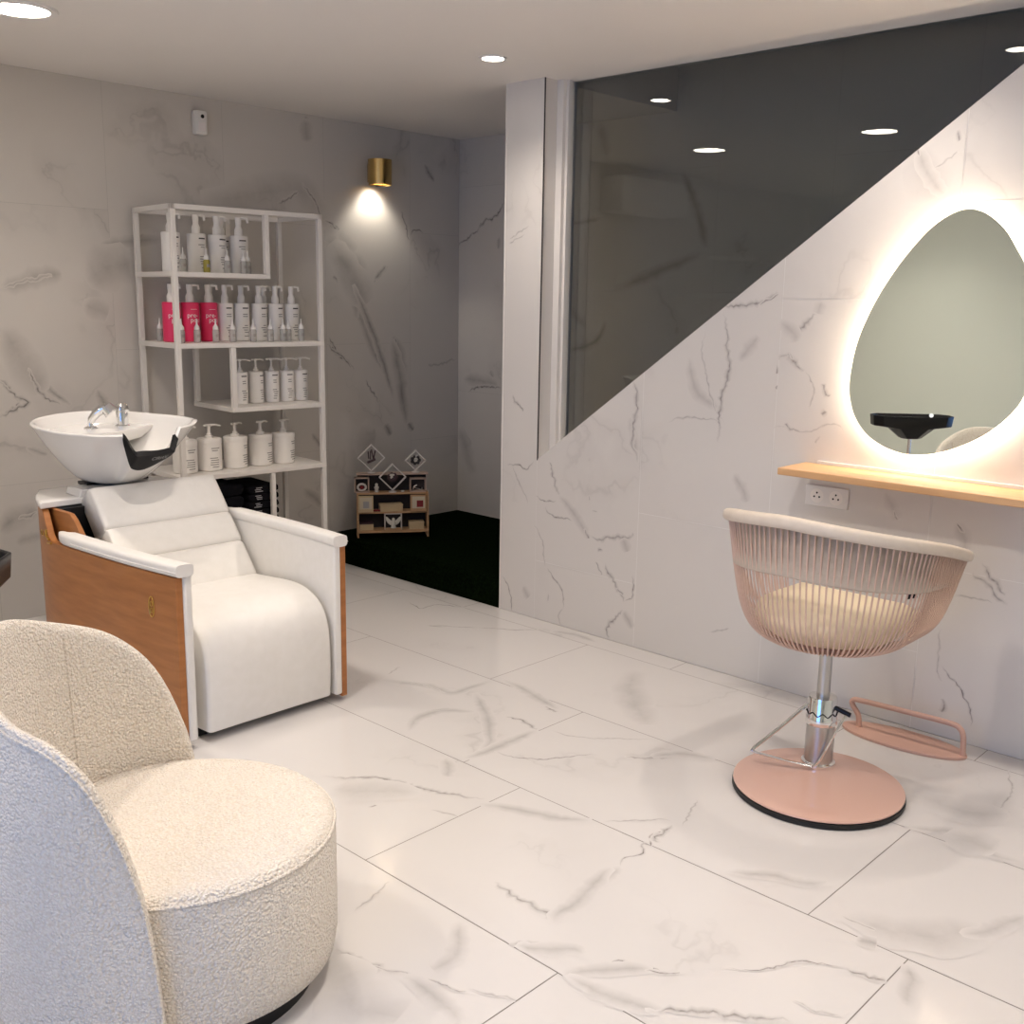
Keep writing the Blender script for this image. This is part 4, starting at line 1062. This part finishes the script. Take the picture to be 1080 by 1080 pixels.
ds = [-90.8+181.6*k/n for k in range(n+1)]
ds = sorted(set(ds+[s*x for s in (-1, 1) for x in (83.5, 85, 87, 88, 89, 89.8, 90.4)]))
def bring(d):
    a = TH0+R(d); zt = htop(d); zb = .066
    def rin(z): return .3205+.026*max(0., min(1., (z-.36)/.43))**1.0
    ri = rin(zt); ro = ri+.029; ex = .060*max(0., cos(R(d*1.15)))
    th = min(1., (zt-.04)/.12); mid = (ri+ro)/2; hwid = (ro-ri)/2
    z1, z2 = zb+(zt-zb)*.40, zb+(zt-zb)*.7; rows = [(rin(zb), zb), (rin(z1), z1), (rin(z2), z2), (ri-.002, zt-.045*th), (ri, zt-.022*th), (mid-hwid*.6, zt-.008*th), (mid-.002, zt-.001*th), (mid+hwid*.5, zt), (ro-.002, zt-.005*th), (ro, zt-.015*th), (rin(z2)+.029+ex*.8, z2), (rin(z1)+.029+ex, z1), (rin(zb)+.029+ex*.75, zb)]
    return [(r*cos(a), r*sin(a), z) for r, z in rows]
loft(bm, [bring(d) for d in ds]); bk = obj('backrest', bm, M['boucle'], bc, smooth=70)
bm = BM(); path = []
for k in range(25):
    z = .37+(htop(-38)-.03-.37)*k/24; a = TH0-R(38); q_ = .3205+.026*max(0., min(1., (z-.36)/.43))-.0008; path.append((q_*cos(a), q_*sin(a), z))
tube(bm, path, .0016, 6); obj('seam', bm, M['boucle'], bk); bm = BM(); path = []
for d in ds:
    a = TH0+R(d); z = htop(d)-.014*min(1., (htop(d)-.04)/.12); q_ = .3205+.026*max(0., min(1., (htop(d)-.36)/.43))+.0292; path.append((q_*cos(a), q_*sin(a), z))
tube(bm, path, .0032, 6); obj('piping', bm, M['boucle'], bk)

# ------------------------------------------------------------------ styling chair
sc = thing('styling_chair', 'dusty pink corded tub styling chair on a round pedestal before the mirror', 'styling chair', (2.94, 1.42, 0))
bcx, bcy = -.105, -.055
bm = BM(); lathe(bm, [(.252, .0), (.256, .003), (.256, .016), (.250, .018)], (bcx, bcy, 0), 72); bpl = obj('base', bm, M['rubber'], sc)
bm = BM(); lathe(bm, [(.250, .0182), (.254, .021), (.253, .025), (.20, .030), (.05, .034), (0.001, .034)], (bcx, bcy, 0), 72, True, False); obj('base_cover', bm, M['dustypink'], bpl)
bm = BM(); lathe(bm, [(.052, .033), (.054, .038), (.052, .048), (.045, .052)], seg=40); obj('flange', bm, M['chrome'], sc)
bm = BM(); lathe(bm, [(.044, .050), (.044, .195)], seg=40); obj('pump_cylinder', bm, M['satin'], sc)
bm = BM()
sg = 40; lathe(bm, [(.0455, .172), (.048, .176), (.048, .196), (.0455, .20), (.0455, .255), (.043, .262), (.021, .264)], seg=sg); pc = obj('pump_collar', bm, M['chrome'], sc)
bm = BM(); tube(bm, [((.0468+.0)*cos(a), .0468*sin(a), .212+.005*sin(a*9)) for a in [2*pi*i/120 for i in range(120)]], .0018, 5, True); obj('collar_ridge', bm, M['black'], pc)
bm = BM(); lathe(bm, [(.020, .25), (.020, .436)], seg=28); obj('column', bm, M['satin'], sc)
lat = V((.434, -.90, 0))
def P(l, z, dep=0.): q = lat*l+V((.90, .434, 0))*dep; return V((q.x, q.y, z))
bm = BM(); tube(bm, [P(-.045, .232, -.01), P(-.12, .155, -.035), P(-.195, .085, -.06), P(-.202, .076, -.062), P(-.19, .070, -.064), P(-.10, .055, -.06), P(-.02, .044, -.055)], .0058, 10)
obj('pump_lever', bm, M['chrome'], sc)
bm = BM(); tube(bm, [P(.075, .225, -.03), P(.045, .165, -.045), P(.005, .07, -.056), P(-.012, .046, -.056)], .0042, 8); obj('brake_rod', bm, M['chrome'], sc)
bm = BM(); tube(bm, [P(.035, .236, -.02), P(.085, .222, -.035)], .0075, 10); obj('lever_stub', bm, M['black'], sc)
# bucket: u runs along the horseshoe from the left arm tip round the back to the right arm tip
RB, AL = .318, .26
def horse(u):
    """u in 0..1 -> (x, y, f) with f=0 at the back and 1 at the arm tips"""
    L = AL*2+pi*RB; s = u*L
    if s < AL: return AL-s, RB-.012*((AL-s)/AL), (AL-s)/AL
    if s > AL+pi*RB:
        q = s-AL-pi*RB; return q, -RB+.012*(q/AL), q/AL
    a = pi/2+(s-AL)/RB; return RB*cos(a), RB*sin(a), max(0, 1-abs(abs(s-L/2)-pi*RB/2)/(pi*RB/2))*0
def back_f(u):  # 0 at centre back, 1 at tips
    return abs(u-.5)*2
def rim_z(u): b = back_f(u); return .862-.140*b**1.5
def rim_pt(u): x, y, f = horse(u); return V((x, y, rim_z(u)))
nu = 70
bm = BM(); rings = []
for i in range(nu+1):
    u = i/nu; p = rim_pt(u); q1, q0 = rim_pt(min(1, u+.01)), rim_pt(max(0, u-.01)); t = (q1-q0).normalized(); nrm = V((t.y, -t.x, 0)).normalized()
    k = min(1, (min(u, 1-u)/.022)); e = max(.25, (1-(1-k)**2)**.5)
    ring_ = []
    for j in range(16):
        a = 2*pi*j/16; ring_.append(p+nrm*(.021*e*sgnp(cos(a), .8))+V((0, 0, .019*e*sgnp(sin(a), .8))))
    rings.append(ring_)
loft(bm, rings); rim = obj('rim_pad', bm, M['rimleather'], sc, smooth=70)
# inner back pad hanging below the rim
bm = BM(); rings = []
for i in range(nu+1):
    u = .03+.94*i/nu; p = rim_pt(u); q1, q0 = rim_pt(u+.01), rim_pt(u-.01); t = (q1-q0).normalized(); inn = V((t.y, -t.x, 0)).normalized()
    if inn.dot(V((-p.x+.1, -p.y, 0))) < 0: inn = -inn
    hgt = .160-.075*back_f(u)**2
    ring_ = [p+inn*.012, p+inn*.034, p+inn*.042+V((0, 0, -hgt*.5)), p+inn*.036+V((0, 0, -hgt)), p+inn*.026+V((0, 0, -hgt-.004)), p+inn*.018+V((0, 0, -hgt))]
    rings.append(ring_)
loft(bm, rings); obj('back_pad', bm, M['shadedpad'], sc, smooth=60)
# cords
def low_pt(u):
    x, y, f = horse(u); k = .42; return V((x*k*(.95)-.01, y*k, .448))
NC = 76
for i in range(NC):
    u = .012+.976*i/(NC-1); top = rim_pt(u)-V((0, 0, .014)); lo = low_pt(u)
    o_ = V((top.x, top.y, 0)); lo2 = V((lo.x, lo.y, 0))
    pts = [top]
    for s, w_, zz in ((.0, .93, .22), (.0, .85, .46), (0, .755, .68), (0, .64, .83), (0, .48, .93), (0, .26, .985), (0, 0, 1.0)):
        q = lo2.lerp(o_, w_); pts.append(V((q.x, q.y, top.z+(lo.z-top.z)*zz)))
    bm = BM(); tube(bm, cr(pts, 3), .0031, 6); obj('cord', bm, M['cord'], sc, smooth=60)
bm = BM(); rings = []
for z, k in ((.440, .34), (.440, .42), (.447, .47), (.460, .455), (.464, .40)):
    rings.append([(horse(i/48)[0]*k*.95-.01, horse(i/48)[1]*k, z) for i in range(49)])
loft(bm, rings); obj('bottom_shell', bm, M['pinkmatt'], sc)
bm = BM(); rings = []
for z, k in ((.466, .44), (.472, .55), (.490, .64), (.520, .70), (.548, .68), (.570, .56), (.584, .34), (.588, .08)):
    rings.append([(horse(i/48)[0]*k*.98-.005, horse(i/48)[1]*k, z) for i in range(49)])
loft(bm, rings); obj('seat_cushion', bm, M['cushion'], sc, smooth=70)
bm = BM(); lathe(bm, [(.06, .431), (.075, .437), (.075, .4395)], seg=32); obj('seat_plate', bm, M['satin'], sc)
bm = BM(); box(bm, (-.075, -.278, .660), (.040, .004, .018), Matrix.Rotation(R(-18), 3, 'Z')); obj('tag', bm, M['black'], rim, smooth=0)

# ------------------------------------------------------------------ foot rest
fr = thing('foot_rest', 'dusty pink oval foot rest with arched bar on the floor by the wall', 'foot rest', (3.385, 1.335, 0), R(3))
bm = BM(); loft(bm, [[(.085*k*cos(a), .212*(1-(1-k)*.35)*sin(a), z) for a in [2*pi*i/64 for i in range(64)]] for k, z in ((.985, 0), (1, .002), (1, .008), (.985, .010))])
obj('plate', bm, M['pinkmatt'], fr)
bm = BM(); tube(bm, cr([(.0, .155, .009), (.0, .160, .05), (.0, .185, .086), (.0, .180, .102), (0, .150, .106), (0, 0, .108), (0, -.145, .108), (0, -.182, .098), (0, -.195, .07), (0, -.198, .009)], 5), .0095, 12)
obj('bar', bm, M['pinkmatt'], fr)

# ------------------------------------------------------------------ trinket display on the landing
DX, DY, DZ = 3.562*1, 4.541, .143
DA = math.atan2(-.585, .81)
def dloc(u, v, h): return (DX+u*cos(DA)-v*sin(DA), DY+u*sin(DA)+v*cos(DA), DZ+h+.0004)
ds_ = thing('display_rack', 'small stepped wooden rack of trinkets on the dark green landing', 'display rack', (DX, DY, DZ), DA)
DD = .10
for h, th, v0, m in ((.041, .013, 0, 'ply'), (.146, .010, .01, 'ply'), (.252, .010, .02, 'ply'), (.357, .008, .035, 'paleply')):
    bm = BM(); bx(bm, .008, .405, v0, DD, h-th, h); obj('shelf_board', bm, M[m], ds_, smooth=0, bevel=.001)
for u in (.012, .401):
    bm = BM(); bx(bm, u-.005, u+.005, .008, DD, .0, .243); obj('side_board', bm, M['ply'], ds_, smooth=0)
bm = BM(); bx(bm, .014, .398, DD-.006, DD-.001, .03, .35); obj('dark_backing', bm, M['dark'], ds_, smooth=0)  # dark sheet stands in for the shade behind the shelves; rack has no back
def rackthing(name, label, cat, u, v, h, group=None): return thing(name, label, cat, dloc(u, v, h), DA, group)
def diamond(label, u, v, h, half, kind):
    t = rackthing('diamond_frame', label, 'ornament', u, v, h, 'white diamond frames on the rack')
    cz = half+.012; b = .006
    bm = BM(); rt = Matrix.Rotation(pi/4, 3, 'Y'); L = half*2**.5
    for dx, dz, sx, sz in ((0, L/2, L, b), (0, -L/2, L, b), (L/2, 0, b, L), (-L/2, 0, b, L)):
        c = rt @ V((dx, 0, dz)); box(bm, (c.x, 0, cz+c.z), (sx, .022, sz), rt)
    obj('frame', bm, M['whiteframe'], t, smooth=0)
    bm = BM(); lathe(bm, [(.022, 0), (.022, .004), (.006, .010), (.004, .014)], seg=20); obj('foot', bm, M['whiteframe'], t)
    bm = BM(); rnd = random.Random(h*100)
    if kind == 'tools':
        for k in range(4): box(bm, (-.016+k*.011, 0, cz+.012+rnd.uniform(-.006, .01)), (.0075, .008, .05+rnd.uniform(-.01, .01)), Matrix.Rotation(rnd.uniform(-.25, .25), 3, 'Y'))
        box(bm, (0, 0, cz-.018), (.05, .01, .012), Matrix.Rotation(-.4, 3, 'Y')); m = M['ornament']
    else:
        for k in range(7):
            a = k*.9; cyl(bm, (.02*cos(a), -.004, cz+.018*sin(a)), (.02*cos(a), .004, cz+.018*sin(a)), .010, seg=10)
        m = M['dark'] if kind == 'beads' else M['ornament']
    orn = obj('ornament', bm, m, t)
    if kind != 'tools':
        bm = BM()
        for k in range(4): box(bm, (rnd.uniform(-.012, .012), -.006, cz+rnd.uniform(-.005, .03)), (.016, .004, .008), Matrix.Rotation(rnd.uniform(-1, 1), 3, 'Y'))
        obj('pale_detail', bm, M['bone'], orn)
diamond('left white diamond shaped frame with dark red ornament on the trinket rack', .092, .07, .357, .073, 'tools')
diamond('right white diamond shaped frame with pale ornament on the trinket rack', .338, .07, .357, .056, 'beads')
diamond('middle white diamond shaped frame standing in front of the other two', .206, .035, .252, .073, 'charms')
def framebox(label, u0, u1, h, v, hh, m, d=.05):
    t = rackthing('open_box', label, 'box', (u0+u1)/2, v, h)
    w = u1-u0; b = .006; bm = BM()
    for a in ((-w/2, w/2, 0, b), (-w/2, w/2, hh-b, hh), (-w/2, -w/2+b, 0, hh), (w/2-b, w/2, 0, hh)): bx(bm, a[0], a[1], 0, d, a[2], a[3])
    obj('frame', bm, m, t, smooth=0)
    bm = BM(); bx(bm, -w/2+b, w/2-b, d-.006, d-.002, b, hh-b); obj('back', bm, M['dark'], t, smooth=0)
    return t
framebox('small dark open box holding a round ornament at the rack upper left', -.004, .076, .252, .022, .085, M['paleply'])
framebox('small dark open box holding a silvery ornament at the rack upper right', .302, .392, .252, .022, .078, M['paleply'])
t = rackthing('round_ornament', 'round pale ornament inside the upper left open box', 'ornament', .036, .03, .258)
bm = BM(); tube(bm, [(.022*cos(a), .008, .024+.018*sin(a)) for a in [2*pi*i/24 for i in range(24)]], .006, 8, True); obj('ring', bm, M['whiteframe'], t)
bm = BM(); cyl(bm, (0, .004, .022), (0, .012, .022), .010, seg=14); obj('centre', bm, M['red'], t)
t = rackthing('silver_ornament', 'small silvery twig ornament inside the upper right open box', 'ornament', .345, .04, .258)
bm = BM(); tube(bm, [(-.026, 0, .002), (-.02, 0, .022), (-.002, 0, .032)], .004, 6); tube(bm, [(.024, 0, .001), (.027, 0, .018)], .004, 6); tube(bm, [(-.02, 0, .018), (.01, 0, .008), (.024, 0, .004)], .003, 6); obj('twig', bm, M['satin'], t)
t = rackthing('white_figurine', 'tiny white figurine between the upper left box and middle diamond frame', 'figurine', .118, .05, .252)
bm = BM(); lathe(bm, [(.012, 0), (.010, .012), (.014, .026), (.007, .036), (.009, .044), (.001, .050)], seg=16); obj('figure', bm, M['bone'], t)
t = rackthing('pebble', 'tiny pale pebble beside the middle diamond frame', 'pebble', .262, .035, .252)
bm = BM(); bmesh.ops.create_icosphere(bm, subdivisions=2, radius=1); bmesh.ops.transform(bm, matrix=Matrix.Translation((0, 0, .005)) @ Matrix.Diagonal((.011, .008, .005, 1)), verts=bm.verts[:]); obj('stone', bm, M['bone'], t)
def picture(label, u0, u1, v, h, hh, m, pm, big):
    t = rackthing('picture_block', label, 'picture', (u0+u1)/2, v, h); w = u1-u0
    bm = BM(); bx(bm, -w/2, w/2, 0, .014, 0, hh); obj('block', bm, m, t, smooth=0, bevel=.001)
    bm = BM(); bx(bm, -w/2*.8, w/2*.8, -.001, .0005, hh*.2, hh*.92); pa = obj('print', bm, M['paper'], t, smooth=0)
    bm = BM(); bx(bm, -w*.18+big, w*.22+big, -.002, -.0008, hh*.28, hh*.68); obj('motif', bm, pm, pa, smooth=0)
picture('small framed print with grey motif on the left of the rack', .014, .096, -.005, .146, .092, M['balsa'], M['paleink'], 0)
picture('small framed print with dark red square on the right of the rack', .302, .392, -.005, .146, .094, M['ply'], M['red'], .006)
def woodbox(label, u0, u1, v, h, hh, d, rz=0, dark=False):
    t = rackthing('trinket_box', label, 'box', (u0+u1)/2, v, h); t.rotation_euler.z += rz; w = u1-u0
    bm = BM(); bx(bm, -w/2, w/2, 0, d, 0, hh*.8); obj('body', bm, M['balsa'], t, smooth=0, bevel=.001)
    bm = BM(); bx(bm, -w/2-.001, w/2+.001, -.001, d+.001, hh*.8+.0004, hh); obj('lid', bm, M['ornament'] if dark else M['balsa'], t, smooth=0, bevel=.001)
woodbox('flat pale wooden box in the middle of the rack', .135, .262, .012, .146, .040, .06, .12)
woodbox('pale wooden box with dark lid at the lower left of the rack', .020, .098, .015, .041, .042, .06, .1, True)
woodbox('pale wooden box at the lower right of the rack', .296, .380, .015, .041, .042, .06)
t = rackthing('string_of_beads', 'little dark red beads beside the flat wooden box', 'beads', .118, .02, .146)
bm = BM()
for k in range(7):
    m_ = Matrix.Translation((-.016+k*.005, .006*sin(k*2), .006)) @ Matrix.Diagonal((.006, .006, .006, 1)); g_ = bmesh.ops.create_icosphere(bm, subdivisions=1, radius=1); bmesh.ops.transform(bm, matrix=m_, verts=g_['verts'])
obj('beads', bm, M['red'], t)
t = framebox('thin grey open frame behind the white bird on the lowest rack board', .158, .256, .041, .012, .095, M['whiteframe'], .03)
t = rackthing('bird_figurine', 'white bird figurine with raised wings on the lowest rack board', 'figurine', .207, .0, .041)
bm = BM(); bx(bm, -.045, .045, -.002, .010, 0, .014); obj('stand', bm, M['ply'], t, smooth=0)
bm = BM(); lathe(bm, [(.016, .0145), (.012, .024), (.014, .042), (.010, .054), (.008, .060), (.009, .066), (.001, .073)], seg=16); obj('body', bm, M['bone'], t)
for s in (-1, 1):
    bm = BM(); prism(bm, [(s*.006, .0, .034), (s*.016, 0, .030), (s*.030, 0, .040), (s*.040, 0, .056), (s*.043, 0, .078), (s*.034, 0, .076), (s*.022, 0, .064), (s*.008, 0, .052)], (0, .006, 0)); obj('wing', bm, M['bone'], t, smooth=0, bevel=.0015)

# ------------------------------------------------------------------ black tray trolley at the left edge (also in the mirror)
TA = math.atan2(.77, .63)
tr = thing('tray_trolley', 'black plastic salon tray on a thin chrome stand at the left edge', 'trolley', (.808, 2.552, 0), TA)
def rect(l, w_, z, c=.04): return [(-l+c, -w_, z), (l-c, -w_, z), (l, -w_+c, z), (l, w_-c, z), (l-c, w_, z), (-l+c, w_, z), (-l, w_-c, z), (-l, -w_+c, z)]
bm = BM(); loft(bm, [rect(.045, .045, .690, .02), rect(.06, .055, .694, .03), rect(.13, .080, .752, .05), rect(.225, .088, .766, .05), rect(.232, .092, .828, .05), rect(.222, .084, .828, .05), rect(.215, .080, .775, .05), rect(.08, .06, .768, .03)])
obj('tray', bm, M['black'], tr, bevel=.004)
bm = BM(); cyl(bm, (0, 0, .03), (0, 0, .686), .010); obj('pole', bm, M['chrome'], tr)
for k in range(5):
    a = 2*pi*k/5; bm = BM(); tube(bm, [(.01*cos(a), .01*sin(a), .07), (.12*cos(a), .12*sin(a), .055), (.22*cos(a), .22*sin(a), .05)], .011, 8); lg = obj('leg', bm, M['chrome'], tr)
    bm = BM(); c = V((.22*cos(a), .22*sin(a), .024)); cyl(bm, c+V((-sin(a), cos(a), 0))*.011, c-V((-sin(a), cos(a), 0))*.011, .0235, seg=18); obj('castor', bm, M['black'], lg)

# ------------------------------------------------------------------ things on the back wall left of the frame, mirrored in the smoked glass
t = thing('air_conditioner', 'white wall air conditioner left of the view, mirrored in the smoked glass', 'air conditioner', (1.08, YB, 2.06))
bm = BM(); bx(bm, -.40, .40, -.20, 0, 0, .24); obj('housing', bm, M['plastic'], t, bevel=.02, seg=3)
bm = BM(); bx(bm, -.36, .36, -.202, -.198, .015, .05); obj('louvre', bm, M['whitemetal'], t, smooth=0)
for (x0, x1, z, lab) in ((-.42, .62, 1.53, 'lower white wall shelf mirrored in the smoked glass'), (-1.14, .12, 1.82, 'upper white wall shelf mirrored in the smoked glass')):
    t = thing('wall_board', lab, 'shelf', ((x0+x1)/2, YB, z))
    bm = BM(); bx(bm, -(x1-x0)/2, (x1-x0)/2, -.2, -.0005, -.03, 0); obj('board', bm, M['plastic'], t, smooth=0, bevel=.002)

# ------------------------------------------------------------------ camera and view
cam = bpy.data.cameras.new('camera'); co = bpy.data.objects.new('camera', cam); COL.objects.link(co)
yaw, pit, rol = R(46.7199), R(11.41407), R(.94346)
f = V((sin(yaw)*cos(pit), cos(yaw)*cos(pit), -sin(pit))); r = V((cos(yaw), -sin(yaw), 0)); u = r.cross(f)
r2 = r*cos(rol)+u*sin(rol); u2 = -r*sin(rol)+u*cos(rol)
mx = Matrix(((r2.x, u2.x, -f.x, 0), (r2.y, u2.y, -f.y, 0), (r2.z, u2.z, -f.z, 1.46), (0, 0, 0, 1)))
co.matrix_world = mx
cam.sensor_width = 36; cam.sensor_fit = 'HORIZONTAL'; cam.lens = 1110.1/1080*36; cam.clip_start = .02
SC.camera = co
vs_ = SC.view_settings
SC.display_settings.display_device = 'sRGB'
vs_.view_transform = 'Standard'; vs_.look = 'None'; vs_.exposure = .19; vs_.gamma = 1; vs_.use_curve_mapping = False
